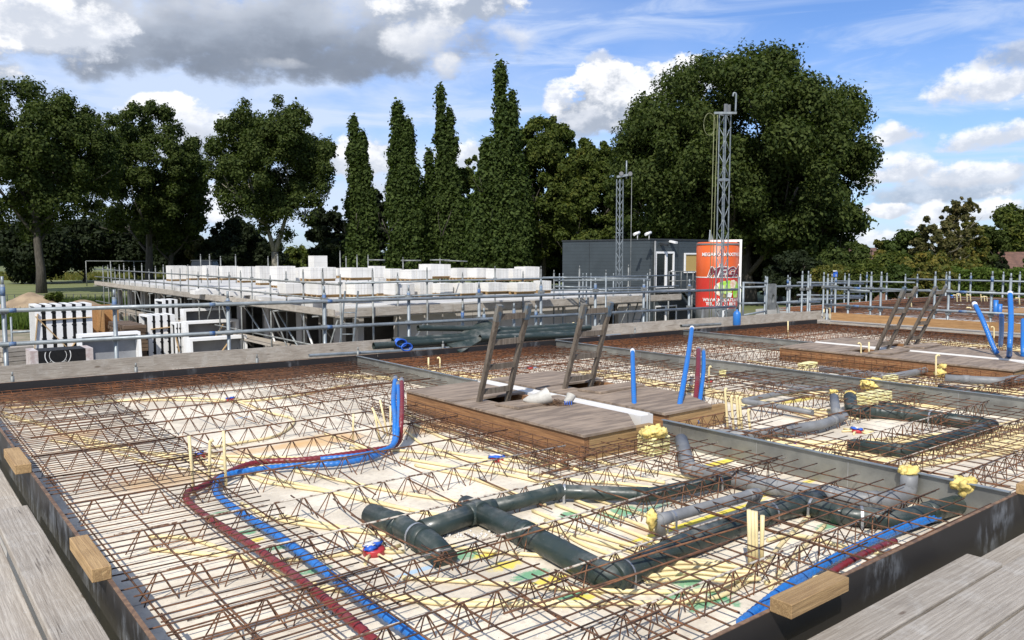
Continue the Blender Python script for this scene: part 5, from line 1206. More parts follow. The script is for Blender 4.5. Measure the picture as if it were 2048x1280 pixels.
for a in ((0, .06, 0, 1.2, 1.2, 2.45), (1.55, 1.6, 0, 1.2, 1.2, 2.45), (.06, 1.55, 1.15, 1.2, 1.2, 2.45), (.06, 1.55, 0, .05, 1.2, 1.35), (.06, 1.0, .02, .08, 2.38, 2.45), (.98, 1.04, 0, 1.15, 1.35, 2.4)): MB().box(*a).build('side_panel', M['ply_orange'], t)
for a in ((0, 1.6, 0, 1.2, 0, 1.15),): MB().box(*a).build('base_block', M['dark_timber'], t)
def pile(label, px, dep, w, d, h, m, z0=0.0, layers=12, dr=0.0):
    t = yard('timber_stack', label, 'timber stack', px, dep, None, dr); rn = random.Random(px)
    b = MB(); lh = h / layers
    for i in range(layers):
        y = 0
        while y < d: b.box(rn.uniform(-.05, .03), w + rn.uniform(-.05, .05), y, y + .19, z0 + i * lh, z0 + (i + .88) * lh); y += .2
    b.build('timbers', M[m], t)
pile('dark brown stack of planks between the wide frame and the crate of white frames', 247, 29.5, .75, 2.6, 2.0, 'dark_timber', 0, 14)
pile('pale grey stack of boards at the left edge of the yard', 0, 27, 1.0, 2.6, 1.45, 'board_x', 0, 9, .5)
p = far(60, 700, 25.5); t = thing('brick_pack', 'black wrapped pack of pinkish bricks with a white round emblem', 'brick pack', (p.x, p.y, GZ), rz=0, local=True)
MB().box(0, .22, 0, 1.0, 0, 1.52).build('bricks', M['brick_wrap'], t); MB().box(1.60, 1.82, 0, 1.0, 0, 1.50).build('bricks', M['brick_wrap'], t); MB().box(.225, 1.595, .0, .98, 0, 1.5).build('black_wrap', M['black'], t)
q = MB(); q.lathe([(.36, 0), (.385, 0)], n=40).lathe([(.24, 0), (.255, 0)], n=40); q.v = [(x + .78, -.012, y_ + 1.33) for x, y_, z in q.v]
q.v = [(x, y_, min(z, 1.47)) for x, y_, z in q.v]; q.build('round_emblem', M['logo_white'], t)
def flat_text(body, size, m, parent, name='lettering', bold=0.0, shear=0.0, spacing=1.0):
    cu = bpy.data.curves.new(name, 'FONT'); cu.body = body; cu.size = size; cu.align_x = 'CENTER'; cu.offset = bold; cu.shear = shear; cu.space_character = spacing; cu.resolution_u = 3; cu.extrude = 0
    o = bpy.data.objects.new(name, cu); me = bpy.data.meshes.new_from_object(o); bpy.data.objects.remove(o); me.name = name
    me.materials.clear(); me.materials.append(m)
    r = bpy.data.objects.new(name, me); COL.objects.link(r); r.parent = parent; return r
for k2, (txt, rad, a0) in enumerate((('SINDS 1905', .30, -1.1),)):
    for i, ch in enumerate(txt):
        if ch == ' ': continue
        an = -math.pi / 2 + (i - (len(txt) - 1) / 2) * .2; r_ = flat_text(ch, .09, M['logo_white'], t, 'emblem_letter')
        for v in r_.data.vertices:
            x, y_ = v.co.x, v.co.y; ca, sa = math.cos(an + math.pi / 2), math.sin(an + math.pi / 2); v.co = (.78 + rad * math.cos(an) + x * ca - y_ * sa, -.014, 1.33 + rad * math.sin(an) + x * sa + y_ * ca)
pile('low pile of grey roof battens beside the black brick pack', 4, 23.5, .9, 1.2, 1.15, 'board_x', 0, 8)
t = yard('tube_bundle', 'bundle of galvanised scaffold tubes lying below the right frames', 'tube bundle', 382, 25.5); rn = random.Random(2)
for i in range(16): MB().tube([(0 + rn.uniform(-.1, .1), i % 5 * .06, 1.13 + i // 5 * .05), (1.7 + rn.uniform(-.1, .3), i % 5 * .06, 1.13 + i // 5 * .05)], .024, 8).build('tube', M['galv_dull'], t)
MB().box(.2, .3, 0, .3, 0, 1.08).box(1.4, 1.5, 0, .3, 0, 1.08).build('rack_leg', M['galv_dull'], t)
# fence rail and sand heap
t = yard('site_fence', 'short grey barrier behind the board stack at the left edge', 'barrier', 20, 31)
MB().tube([(0, 0, 0), (0, 0, 2.2)], .04, 8).tube([(0, 0, 1.6), (1.6, 0, 1.6)], .05, 8).build('rail', M['galv'], t)
p = at(100, 640, GZ); b = MB(); Nn = 28; b.v = []
def heap(x, y, seeds): return max(0, max(hh * (1 - math.hypot((x - cx) / rx, (y - cy) / ry) ** 1.15) for cx, cy, rx, ry, hh in seeds))
sd = ((-1.1, 0, 3.9, 3.4, 1.9), (2.2, .8, 3.6, 3.0, 1.3), (-4.2, 1.5, 2.8, 2.6, .9))
import mathutils.noise as mn
for i in range(61):
    for j in range(41):
        x, y = -8 + 16 * i / 60, -5 + 10 * j / 40; z = heap(x, y, sd) + (.12 * mn.noise(Vector((x * .9, y * .9, 0))) + .07 * mn.noise(Vector((x * 3, y * 3, 5)))) - .05
        b.v.append((x, y, z))
b.f = [(i * 41 + j, (i + 1) * 41 + j, (i + 1) * 41 + j + 1, i * 41 + j + 1) for i in range(60) for j in range(40)]; b.sm = [True] * len(b.f)
hp = far(92, 600, 60); o = b.build('sand_heap', M['sandc']); o.location = (hp.x, hp.y, GZ); o.rotation_euler.z = YR; tag(o, 'brown heap of sand in front of the leftmost tree trunk', 'sand heap')

# ------------------------------------------------------------------ dark office unit
CX_, CY_ = 36.33, 32.44; CT = 2.64
of = thing('office_unit', 'two-storey dark grey clad site office with white framed doors', 'site office', (CX_, CY_, GZ))
MB().box(CX_, 43.5, CY_, 40.2, GZ, CT).build('cladding', M['cladding'], of)
MB().box(CX_ - .05, 43.55, CY_ - .05, 40.25, CT + .003, CT + .09).build('roof_edge', M['trim_dark'], of)
for y in (35.0, 37.6): MB().box(CX_ - .012, CX_ - .002, y, y + .03, GZ, CT).build('panel_joint', M['trim_dark'], of)
MB().box(CX_ - .012, CX_ - .002, CY_, 40.2, -.14, -.11).build('panel_joint', M['trim_dark'], of)
for x in (38.9, 41.0): MB().box(x, x + .03, CY_ - .012, CY_ - .002, GZ, CT).build('panel_joint', M['trim_dark'], of)
def opening(name, x0, x1, z0, z1, mid, fill, fr=.1):
    f = MB().box(x0, x1, CY_ - .09, CY_ - .003, z0, z0 + fr).box(x0, x1, CY_ - .09, CY_ - .003, z1 - fr, z1).box(x0, x0 + fr, CY_ - .09, CY_ - .003, z0 + fr, z1 - fr).box(x1 - fr, x1, CY_ - .09, CY_ - .003, z0 + fr, z1 - fr)
    if mid: f.box(mid - fr * .7, mid + fr * .7, CY_ - .10, CY_ - .003, z0 + fr, z1 - fr)
    f = f.build(name, M['white'], of); MB().box(x0 + fr, x1 - fr, CY_ - .03, CY_ - .006, z0 + fr, z1 - fr).build('pane', M[fill], f); return f
a, c_ = ony(1309, 503, CY_), ony(1346, 575, CY_); dr_ = opening('door', a.x, c_.x, c_.z, a.z, (a.x + c_.x) / 2 + .12, 'glass', .12); MB().box(c_.x - .34, c_.x - .26, CY_ - .16, CY_ - .1, .7, .82).build('handle', M['white'], dr_)
a, c_ = ony(1368, 506, CY_), ony(1408, 545, CY_); opening('window', a.x, c_.x, c_.z, a.z, None, 'blind', .09)
a, c_ = ony(1308, 612, CY_), ony(1351, 660, CY_); opening('door', a.x, c_.x, c_.z, a.z, (a.x + c_.x) / 2, 'glass', .08)
p = ony(1308, 483, CY_); MB().tube([(p.x, CY_ - .1, CT - .05), (p.x, CY_ - .1, GZ)], .06, 8).build('downpipe', M['silo_grey'], of)
for px, py in ((1322, 489), (1340, 484)): p = ony(px, py, CY_); MB().beam((p.x, CY_ - .003, p.z + .05), (p.x + .02, CY_ - .5, p.z - .05), .22, .12).build('wall_lamp', M['white'] if px == 1340 else M['trim_dark'], of)
for px, m in ((1275, 'white'), (1298, 'white')): p = far(px, 478, 47); MB().tube([(p.x, p.y, CT), (p.x, p.y, CT + .45)], .03, 6).tube([(p.x - .3, p.y, CT + .3), (p.x + .15, p.y, CT + .42)], .09, 6).build('roof_vent', M[m], of)
st = thing('outside_stair', 'grey steel landing and stair with railings in front of the dark office', 'stair', (CX_ + 1, CY_ - .7, GZ))
zl = -.33; xs0, xs1 = CX_ + .25, CX_ + 2.6
MB().box(xs0, xs1, CY_ - 1.3, CY_ - .12, zl - .08, zl).build('landing', M['galv'], st)
MB().box(xs0 - .1, xs1, CY_ - 1.34, CY_ - 1.3, zl - .14, zl + .03).build('edge_strip', M['white'], st)
n_ = 12
for i in range(n_): MB().box(xs1 + i * .23, xs1 + i * .23 + .28, CY_ - 1.3, CY_ - .3, zl - .2 - i * .205 - .03, zl - .2 - i * .205).build('step', M['galv_dull'], st)
MB().beam((xs1, CY_ - 1.32, zl - .1), (xs1 + n_ * .23, CY_ - 1.32, GZ + .1), .04, .22, (0, 1, 0)).beam((xs1, CY_ - .28, zl - .1), (xs1 + n_ * .23, CY_ - .28, GZ + .1), .04, .22, (0, 1, 0)).build('stringer', M['trim_dark'], st)
r3 = MB()
for x in [xs0 + i * .55 for i in range(5)]: r3.tube([(x, CY_ - 1.3, zl), (x, CY_ - 1.3, zl + 1.1)], .025, 6)
for z in (.55, 1.1): r3.tube([(xs0, CY_ - 1.3, zl + z), (xs1, CY_ - 1.3, zl + z), (xs1 + n_ * .23, CY_ - 1.3, GZ + z)], .025, 6)
for i in (4, 8, 11): r3.tube([(xs1 + i * .23, CY_ - 1.3, zl - .2 - i * .205), (xs1 + i * .23, CY_ - 1.3, zl + .9 - i * .205)], .025, 6)
r3.build('railing', M['galv_dull'], st)
b = MB()
for x in (xs0 + .1, xs1 - .1): b.tube([(x, CY_ - 1.2, GZ), (x, CY_ - 1.2, zl - .08)], .05, 6)
b.build('leg', M['galv_dull'], st)

# ------------------------------------------------------------------ silo
sc = far(1434, 550, 43.6); SR = 1.115; zt, zb_ = far(0, 486, 42.5).z + .02, far(0, 617, 42.5).z
si = thing('silo', 'orange and red cylindrical mortar silo with large lettering and a white side frame', 'silo', (sc.x, sc.y, GZ))
ysplit = far(0, 554, 42.5).z
MB().lathe([(0, zt + .06), (SR * .9, zt + .04), (SR, zt - .02), (SR, ysplit)], sc.x, sc.y, 48).build('upper_shell', M['silo_orange'], si)
MB().lathe([(SR, ysplit - .05), (SR, zb_)], sc.x, sc.y, 48).build('lower_shell', M['silo_red'], si)
MB().lathe([(SR + .008, ysplit), (SR + .008, ysplit - .05)], sc.x, sc.y, 48).build('white_band', M['logo_white'], si)
MB().lathe([(SR - .01, zb_), (SR - .02, zb_ - .9), (.35, GZ + .6), (.25, GZ + .35), (0, GZ + .35)], sc.x, sc.y, 40).build('hopper', M['silo_grey'], si)
MB().lathe([(SR + .02, zt - .12), (SR + .03, zt - .08), (SR + .02, zt - .03)], sc.x, sc.y, 48).build('top_rim', M['silo_grey'], si)
def onsilo(t_, z, rad): a = HEAD + math.pi + t_ / SR; return (sc.x + rad * math.cos(a), sc.y + rad * math.sin(a), z)
def silotext(body, size, t0, z, m, rad, name, bold=0, shear=0, spacing=1.0):
    r = flat_text(body, size, m, si, name, bold, shear, spacing)
    r.matrix_parent_inverse = Matrix.Translation(-Vector((sc.x, sc.y, GZ)))
    for v in r.data.vertices: v.co = onsilo(t0 + v.co.x, z + v.co.y, rad)
zz = lambda py: far(0, py, 42.5).z
silotext('MEGAMIX MAXITRICK', .25, .10, zz(512), M['logo_white'], SR + .03, 'lettering', .008)
silotext('MEGA', .70, .17, zz(553), M['logo_white'], SR + .03, 'logo_outline', .055, .35, 1.02)
silotext('MEGA', .68, .17, zz(552.5), M['logo_dark'], SR + .05, 'logo_letters', .018, .35, 1.05)
silotext('WWW.MEGATILA.NL', .24, .12, zz(603), M['logo_white'], SR + .03, 'lettering', .008)
silotext('TEL. 033 33 88 91', .24, .05, zz(611), M['logo_white'], SR + .03, 'lettering', .008)
def silopatch(name, m, t0, z0, rt, rz_, rad, n_=24, wob=.0, seed=0):
    rn = random.Random(seed); b = MB(); b.v = [onsilo(t0, z0, rad)] + [onsilo(t0 + rt * q * math.cos(a), z0 + rz_ * q * math.sin(a), rad) for i in range(n_) for a, q in ((2 * math.pi * i / n_, 1 + rn.uniform(-wob, wob)),)]
    b.f = [(0, 1 + i, 1 + (i + 1) % n_) for i in range(n_)]; b.sm = [True] * n_; b.build(name, m, si)
silopatch('printed_circle', M['print_skin'], .0, zz(578), .42, .38, SR + .025)
silopatch('printed_patch', M['print_green'], .28, zz(576), .40, .50, SR + .045, 14, .25, 4)
silopatch('printed_patch', M['print_green'], .85, zz(580), .28, .38, SR + .045, 12, .3, 5)
silopatch('printed_patch', M['print_skin'], .62, zz(568), .2, .25, SR + .05, 14, .2, 6)
silopatch('printed_patch', M['print_dark'], .12, zz(592), .28, .16, SR + .055, 14, .35, 7)
silopatch('printed_patch', M['logo_white'], .4, zz(590), .16, .14, SR + .06, 10, .3, 8)
b = MB()   # roofline stroke of the logo
for (t0, p0_, t1, p1_) in ((-.72, 554, -.38, 536), (-.38, 536, -.18, 534), (-.18, 534, -.18, 528), (-.18, 528, -.04, 527), (-.04, 527, -.04, 534), (-.04, 534, .9, 537)):
    b.beam(onsilo(t0, zz(p0_), SR + .03), onsilo(t1, zz(p1_), SR + .03), .05, .02)
b.build('logo_roofline', M['logo_white'], si)
wf = [far(1481, 484, 43.2), far(1481, 650, 43.2)]; fx = Vector((RT[0], RT[1], 0))
b = MB().beam((wf[0].x, wf[0].y, zt + .14), (wf[0].x, wf[0].y, GZ), .16, .12, (fx.x, fx.y, 0))
b.beam((wf[0].x - fx.x * 1.65, wf[0].y - fx.y * 1.65, zt + .09), (wf[0].x + fx.x * .07, wf[0].y + fx.y * .07, zt + .12), .12, .12)
for py in (530, 575): b.beam((wf[0].x, wf[0].y, zz(py)), (wf[0].x - fx.x * .35, wf[0].y - fx.y * .35, zz(py)), .08, .08)
b.build('side_frame', M['white'], si)
b = MB()
for t_ in (-.95, -.1, .9): pp = onsilo(t_, 0, SR + .02); b.beam((pp[0], pp[1], zb_ + .05), (pp[0] + (pp[0] - sc.x) * .25, pp[1] + (pp[1] - sc.y) * .25, GZ), .12, .12, (1, 0, 0))
b.build('leg', M['silo_grey'], si)
pp = onsilo(.02, 0, SR + .12); MB().beam((pp[0], pp[1], zz(620)), (pp[0], pp[1], zz(650)), .16, .05, (1, 0, 0)).quadbox([(pp[0] + fx.x * s, pp[1] + fx.y * s - dd, zz(yy)) for yy, w in ((621, .09), (617, .3)) for s, dd in ((-w, .03), (w, .03), (w, -.03), (-w, -.03))]).build('white_bracket', M['white'], si)
b = MB(); q = far(1418, 480, 43.5)
for i in range(5): b.beam((q.x + i * .1, q.y, zt + .05), (q.x + .2, q.y + .1, zt + .7), .03, .05)
b.build('lid_frame', M['galv'], si)

# ------------------------------------------------------------------ lattice lift masts
def mast(label, pb, ptp, dep, w, panels, top):
    a, c_ = far(*pb, dep), far(*ptp, dep); a.z = GZ; t = thing('lift_mast', label, 'lift mast', tuple(a), 'lattice lift masts')
    ex = Vector((1, 0, 0)) * w; ey = Vector((0, 1, 0)) * w; d = c_ - a; cs = [Vector((0, 0, 0)), ex, ex + ey, ey]
    b = MB()
    for o in cs: b.beam(a + o, c_ + o, .042 if w > .3 else .034, .042 if w > .3 else .034, (1, 0, 0))
    b.build('chords', M['galv'], t); b = MB()
    for i in range(panels):
        p0_, p1_ = a + d * (i / panels), a + d * ((i + 1) / panels)
        for s in (0, 3):
            u, v = cs[s], cs[(s + 1) % 4]
            if (i + s) % 2: u, v = v, u
            b.tube([p0_ + u, p1_ + v], .014, 5)
    b.build('lattice', M['galv'], t); b = MB()
    for i in range(0, panels + 1, 5 if w > .28 else 9):
        p0_ = a + d * (i / panels)
        b = MB()
        for s in range(4): b.beam(p0_ + cs[s], p0_ + cs[(s + 1) % 4], .03, .09 if w > .28 else .05)
        b.build('collar', M['galv'], t)
    top(t, c_, w)
def top_small(t, c_, w):
    f = fx; MB().beam(c_ - f * .15 + Vector((0, 0, .1)), c_ + f * .55 + Vector((0, 0, .22)), .08, .10).build('head_arm', M['galv'], t)
    for s in (.0, .42):
        q = c_ + f * s + Vector((0, -.08, .24)); MB().tube([q - Vector((FW[0], FW[1], 0)) * .02, q + Vector((FW[0], FW[1], 0)) * .02], .10, 18).build('pulley', M['silo_grey'], t)
    q = c_ + f * .30; MB().tube([q, q + Vector((0, 0, .85))], .035, 6).build('pin', M['galv'], t)
    q = c_ + f * .55; MB().tube([q + Vector((0, 0, .25)), Vector((q.x, q.y, GZ))], .014, 5).build('cable', M['galv_dull'], t)
def top_big(t, c_, w):
    f = fx; MB().beam(c_ - f * .45, c_ + f * .4, .08, .08).build('head_arm', M['galv'], t)
    MB().box(c_.x + w * .8, c_.x + w * .95, c_.y, c_.y + .1, c_.z + .05, c_.z + .35).box(c_.x + .0, c_.x + .1, c_.y, c_.y + .1, c_.z + .05, c_.z + .35).build('pulley_box', M['silo_grey'], t)
    MB().tube(spline([c_ + ex_ for ex_ in (f * .36, f * .37 + Vector((0, 0, .55)), f * .36 + Vector((0, 0, .72)), f * .28 + Vector((0, 0, .74)), f * .25 + Vector((0, 0, .62)))], 5), .035, 8).build('hook_arm', M['galv'], t)
    ring = [c_ - f * (.62 + .22 * math.cos(q)) + Vector((0, 0, -.42 + .42 * math.sin(q))) for q in [2 * math.pi * i / 20 for i in range(21)]]
    MB().tube(ring, .012, 5).tube([c_ - f * .45, Vector((c_.x - f.x * .5, c_.y - f.y * .5, GZ))], .014, 5).tube([c_ - f * .32, Vector((c_.x - f.x * .42, c_.y - f.y * .42, GZ))], .014, 5).build('cable', M['cable'], t)
M['cable'] = mat('yellow_green_cable', (0.20, 0.21, 0.10), 0.5)
mast('slim lattice lift mast with two pulleys in front of the dark office', (1238, 650), (1240, 358), 38, .21, 26, top_small)
mast('tall lattice lift mast with hooked top in front of the orange silo', (1443, 650), (1452, 226), 31, .30, 20, top_big)

# ------------------------------------------------------------------ ball fence, dark vehicle, thin fences far away
t = thing('ball_fence', 'tall thin frame fence behind the sports field', 'fence', tuple(at(230, 565, GZ)))
b = MB()
for px in (172, 221, 268, 300): p = far(px, 530, 118); b.tube([(p.x, p.y, GZ), (p.x, p.y, far(px, 522, 118).z)], .07, 6)
for py in (522,): b.tube([far(172, py, 118), far(300, py + .6, 118)], .06, 6)
b.build('fence_frame', M['galv_dull'], t)
t = thing('field_fence', 'low dark wire fence along the near side of the sports field', 'fence', tuple(at(100, 612, GZ))); b = MB()
q0, q1 = at(-200, 614, GZ), at(640, 604, GZ)
for i in range(60): p = q0.lerp(q1, i / 59); b.tube([p, p + Vector((0, 0, 1.0))], .035, 5)
for z in (.3, .6, 1.0): b.tube([q0 + Vector((0, 0, z)), q1 + Vector((0, 0, z))], .02, 4)
b.build('wire_panels', M['trim_dark'], t)
p = far(378, 520, 75); t = thing('site_vehicle', 'dark cab roof of a vehicle showing behind the block stacks on the left', 'vehicle', (p.x, p.y, GZ), rz=YR, local=True)
zc = p.z - GZ
MB().quadbox([(-.1, 0, 0.9), (2.3, 0, 0.9), (2.3, 2, 0.9), (-.1, 2, .9), (0, 0, zc - .8), (2.2, 0, zc - .8), (2.2, 2, zc - .8), (0, 2, zc - .8)]).build('cab_body', M['trim_dark'], t)
MB().quadbox([(.05, .05, zc - .79), (2.15, .05, zc - .79), (2.15, 1.9, zc - .79), (.05, 1.9, zc - .79), (.2, .2, zc - .1), (2.0, .2, zc - .1), (2.0, 1.8, zc - .1), (.2, 1.8, zc - .1)]).build('cab_windows', M['glass'], t)
MB().box(.1, 2.1, .15, 1.85, zc - .095, zc).build('cab_roof', M['trim_dark'], t)
for x in (.1, 1.7):
    for y in (0.0, 1.7): MB().tube([(x + .4, y, .5), (x + .4, y + .3, .5)], .5, 18).build('wheel', M['black'], t)
p = far(1671, 545, 27); t = thing('measuring_device', 'small blue and white measuring device fixed on a scaffold tube at the right', 'site device', tuple(p)); MB().box(p.x - .05, p.x + .05, p.y - .05, p.y + .05, p.z - .15, p.z + .03).build('housing', M['cap_blue'], t); MB().box(p.x - .09, p.x + .03, p.y - .04, p.y + .04, p.z + .035, p.z + .07).build('cap', M['logo_white'], t)
b = MB().tube([(p.x, p.y, GZ), (p.x, p.y, p.z - .15)], .026, 8).build('stand', M['galv'], t)
# ------------------------------------------------------------------ trees
def fastmesh(name, V, nv, m, parent):
    """V: (faces*nv, 3) array, every face has its own nv corners"""
    me = bpy.data.meshes.new(name); n = len(V); nf = n // nv
    me.vertices.add(n); me.vertices.foreach_set('co', V.astype(np.float32).ravel())
    me.loops.add(n); me.loops.foreach_set('vertex_index', np.arange(n, dtype=np.int32))
    me.polygons.add(nf); me.polygons.foreach_set('loop_start', np.arange(0, n, nv, dtype=np.int32)); me.polygons.foreach_set('loop_total', np.full(nf, nv, dtype=np.int32))
    me.materials.append(m); me.update(calc_edges=True); me.validate()
    o = bpy.data.objects.new(name, me); COL.objects.link(o); o.parent = parent; return o
def leaves(lobes, N, size, rng, droop=0.0, fill=.35, spiky=0.18):
    """lobes: array (k, 6) of centre and radii; returns quads"""
    w = lobes[:, 3] * lobes[:, 5]; w = w / w.sum()
    idx = rng.choice(len(lobes), N, p=w); L = lobes[idx]
    d = rng.normal(size=(N, 3)); d[:, 2] += .15; d /= np.linalg.norm(d, axis=1)[:, None]
    # clumpy shell: directions modulated so leaves gather into tufts
    rad = np.where(rng.random(N) < fill, rng.random(N) ** .5, .84 + rng.normal(0, spiky, N))
    ph = rng.uniform(0, 6.28, (len(lobes), 3))[idx]
    tuft = (np.sin(d[:, 0] * 7 + ph[:, 0]) + np.sin(d[:, 1] * 7 + ph[:, 1]) + np.sin(d[:, 2] * 7 + ph[:, 2])) / 3
    rad = rad * (1 + .22 * tuft)
    c = L[:, :3] + d * L[:, 3:6] * rad[:, None]; c[:, 2] -= droop * rng.random(N)
    nrm = d + rng.normal(0, .55, (N, 3)); nrm[:, 2] += .25; nrm /= np.linalg.norm(nrm, axis=1)[:, None]
    a = np.cross(nrm, rng.normal(size=(N, 3))); a /= np.linalg.norm(a, axis=1)[:, None]; b = np.cross(nrm, a)
    s = size * rng.uniform(.55, 1.25, N)[:, None]; e = s * rng.uniform(.45, .8, N)[:, None]
    bend = nrm * s * .25
    V = np.stack([c - a * s - bend, c - b * e * .9 + bend * .3, c + a * s - bend, c + b * e + bend * .3], axis=1)
    return V.reshape(-1, 3)
def limb(b, p, d, L, r, rng, depth, crook=.18):
    pts = [Vector(p)]; rs = [r]; d = Vector(d).normalized(); n = 5
    for i in range(n):
        d = (d + Vector(rng.normal(0, crook, 3)) * .5 + Vector((0, 0, .05))).normalized(); pts.append(pts[-1] + d * L / n); rs.append(r * (1 - .65 * (i + 1) / n))
    b.tube(pts, rs, 8 if depth else 6)
    if depth > 0:
        for k in range(3 if depth > 1 else 2):
            i = int(rng.integers(2, n)); dd = (d + Vector(rng.normal(0, .6, 3))).normalized(); dd.z = abs(dd.z) * .8 + .1
            limb(b, pts[i], dd, L * .62, rs[i] * .7, rng, depth - 1, crook)
    return pts[-1]
def tree(name, label, cat, dep, trunk_px, crown, N, size, leaf, seed, bark='bark', group='trees around the site', fork=None, tr=.4, lobn=40, lobr=.27, fill=.3, profile='round', cols=1, holes=0.0, base_px=None, sparse_top=0):
    """crown: (px centre, py top, py bottom, px half width) at the tree's own distance"""
    rng = np.random.default_rng(seed)
    px, yt, yb, hw = crown
    top, bot = far(px, yt, dep), far(px, yb, dep); R_ = hw * dep / FPX; cz = (top.z + bot.z) / 2; hz = (top.z - bot.z) / 2
    tp = far(trunk_px, 600, dep); t = thing(name, label, cat, (tp.x, tp.y, GZ), group, local=True)
    O = np.array([tp.x, tp.y, GZ]); cc = np.array([top.x, top.y, cz]) - O
    lob = []
    tries = 0
    if profile == 'poplar':
        for k in range(cols):
            top_k = (1, .88, .66, .9)[k]; off = (.12, .66, -.6, .3)[k] * R_ * (.9 if cols > 1 else 0)
            for j in range(16):
                hh = (j + .5) / 16; w2 = max(.12, (1 - hh ** 2.2) * .36) * R_ * rng.uniform(.8, 1.25); zz2 = cc[2] - hz + w2 + hh * (2 * hz * top_k - w2 * 3.2)
                lob.append((cc[0] + RT[0] * off * (1 - .3 * hh) + rng.normal(0, .04) * R_, cc[1] + RT[1] * off * (1 - .3 * hh), zz2, w2, w2, max(w2 * 1.9, hz / 13)))
    while len(lob) < lobn and tries < lobn * 30:
        tries += 1
        if profile == 'round':
            v = rng.normal(size=3); v /= np.linalg.norm(v); q = rng.uniform(.35, 1) ** .6; v = v * q
            rr_ = R_ * lobr * rng.uniform(.7, 1.25); lim = 1 - rr_ / R_ * .85
            lob.append((cc[0] + v[0] * R_ * lim, cc[1] + v[1] * R_ * lim, cc[2] + v[2] * (hz - rr_ * .8), rr_, rr_, rr_ * .82))
        elif profile == 'poplar':
            h = rng.random(); k = int(rng.integers(0, cols)); top_k = (1, .88, .66, .9)[k % 4]
            if h > top_k: continue
            hh = h / top_k; wr = (min(1, .8 + hh) if hh < .2 else (1 - ((hh - .2) / .8) ** 2.4) * .88 + .12)
            if cols > 1: wr *= .52
            off = (.1, .6, -.58, .3)[k % 4] * R_ * (.9 if cols > 1 else 0) * (1 - .3 * hh)
            a = rng.uniform(0, 6.28); rr_ = R_ * lobr * rng.uniform(.7, 1.15) * (.45 + .55 * wr)
            q = max(0, R_ * wr - rr_ * .8) * rng.uniform(.5, 1)
            lob.append((cc[0] + math.cos(a) * q + RT[0] * off, cc[1] + math.sin(a) * q + RT[1] * off, cc[2] - hz + rr_ + h * (2 * hz - rr_ * 2.3), rr_, rr_, rr_ * 1.9))
        elif profile == 'cone':
            h = rng.random() ** 1.3; a = rng.uniform(0, 6.28); q = R_ * (1 - h) * rng.uniform(.5, 1); rr_ = R_ * .2 * (1.1 - h)
            lob.append((cc[0] + math.cos(a) * q, cc[1] + math.sin(a) * q, cc[2] - hz + h * 2 * hz * .95, rr_ * 1.3, rr_ * 1.3, rr_ * .7))
    if holes:
        lob = [l for l in lob if rng.random() > holes * .5]
    # sprigs that break the outline
    for i in range(lobn // 2):
        v = rng.normal(size=3); v[2] = abs(v[2]) * .9 - .2; v /= np.linalg.norm(v)
        if profile == 'round':
            rr_ = R_ * rng.uniform(.08, .14); lob.append((cc[0] + v[0] * (R_ - rr_ * .9), cc[1] + v[1] * (R_ - rr_ * .9), cc[2] + v[2] * (hz - rr_ * .9), rr_, rr_, rr_ * 1.1))
    lob = np.array(lob)
    fastmesh('crown', leaves(lob, N, size, rng, .1 * R_ * .1, fill, .26 if profile == 'poplar' else .2), 4, M[leaf], t)
    b = MB(); H = cc[2] - hz
    if fork:
        f0 = Vector((0, 0, fork)); b.tube([(0, 0, -.1), (.05, 0, fork * .5), f0], [tr * 1.25, tr, tr * .95], 12)
        for sx in (-1, 1):
            d1 = Vector((RT[0] * sx * .28, RT[1] * sx * .28, 1)); e = limb(b, f0 - Vector((0, 0, .2)), d1, hz * 1.0, tr * .7, rng, 2, .12)
    else:
        mid = Vector((cc[0] * .6, cc[1] * .6, H + hz * .6)); b.tube([(0, 0, -.1), (.03, .02, H * .5), (mid.x * .5, mid.y * .5, H), mid], [tr * 1.3, tr, tr * .85, tr * .6], 12)
        for i in range(7 if profile == 'round' else 4):
            a = i * 2.4 + seed; s = .35 if profile == 'round' else .12
            limb(b, Vector((cc[0] * .4, cc[1] * .4, H + hz * (.0 + .1 * i))), Vector((math.cos(a) * (1.0 if profile == 'round' else .3), math.sin(a) * (1.0 if profile == 'round' else .3), .9)), R_ * .9 if profile == 'round' else hz * .5, tr * .42, rng, 1)
    b.build('trunk', M[bark], t)
    return t
tree('oak_tree', 'big dark oak at the left edge with a thick straight trunk behind the sand heap', 'tree', 96, 84, (52, 156, 490, 165), 82000, .205, 'leaf_oak', 1, tr=.50, lobn=110, lobr=.165, fill=.3, holes=.12)
tree('oak_tree', 'dark oak second from the left with a ragged crown', 'tree', 118, 300, (292, 200, 510, 114), 70000, .225, 'leaf_oak', 2, tr=.55, lobn=104, lobr=.185, fill=.3, holes=.12)
tree('oak_tree', 'dark side crown leaning out to the right of the second oak', 'tree', 122, 340, (345, 310, 525, 72), 24000, .28, 'leaf_oak', 22, tr=.4, lobn=50, lobr=.25)
tree('oak_tree', 'broad oak with pale forked trunk standing behind the left block stacks', 'tree', 108, 552, (542, 190, 488, 130), 76000, .21, 'leaf_oak', 3, 'bark_pale', fork=5.0, tr=.48, lobn=120, lobr=.172, fill=.3, holes=.15)
tree('poplar_tree', 'columnar poplar, first from the left, with a twin top', 'tree', 112, 702, (703, 218, 555, 50), 44000, .27, 'leaf_poplar', 4, tr=.3, lobn=90, lobr=.36, profile='poplar', cols=2)
tree('poplar_tree', 'columnar poplar, second from the left, widening to its base', 'tree', 108, 788, (791, 194, 555, 60), 56000, .26, 'leaf_poplar', 5, tr=.3, lobn=110, lobr=.34, profile='poplar', cols=2)
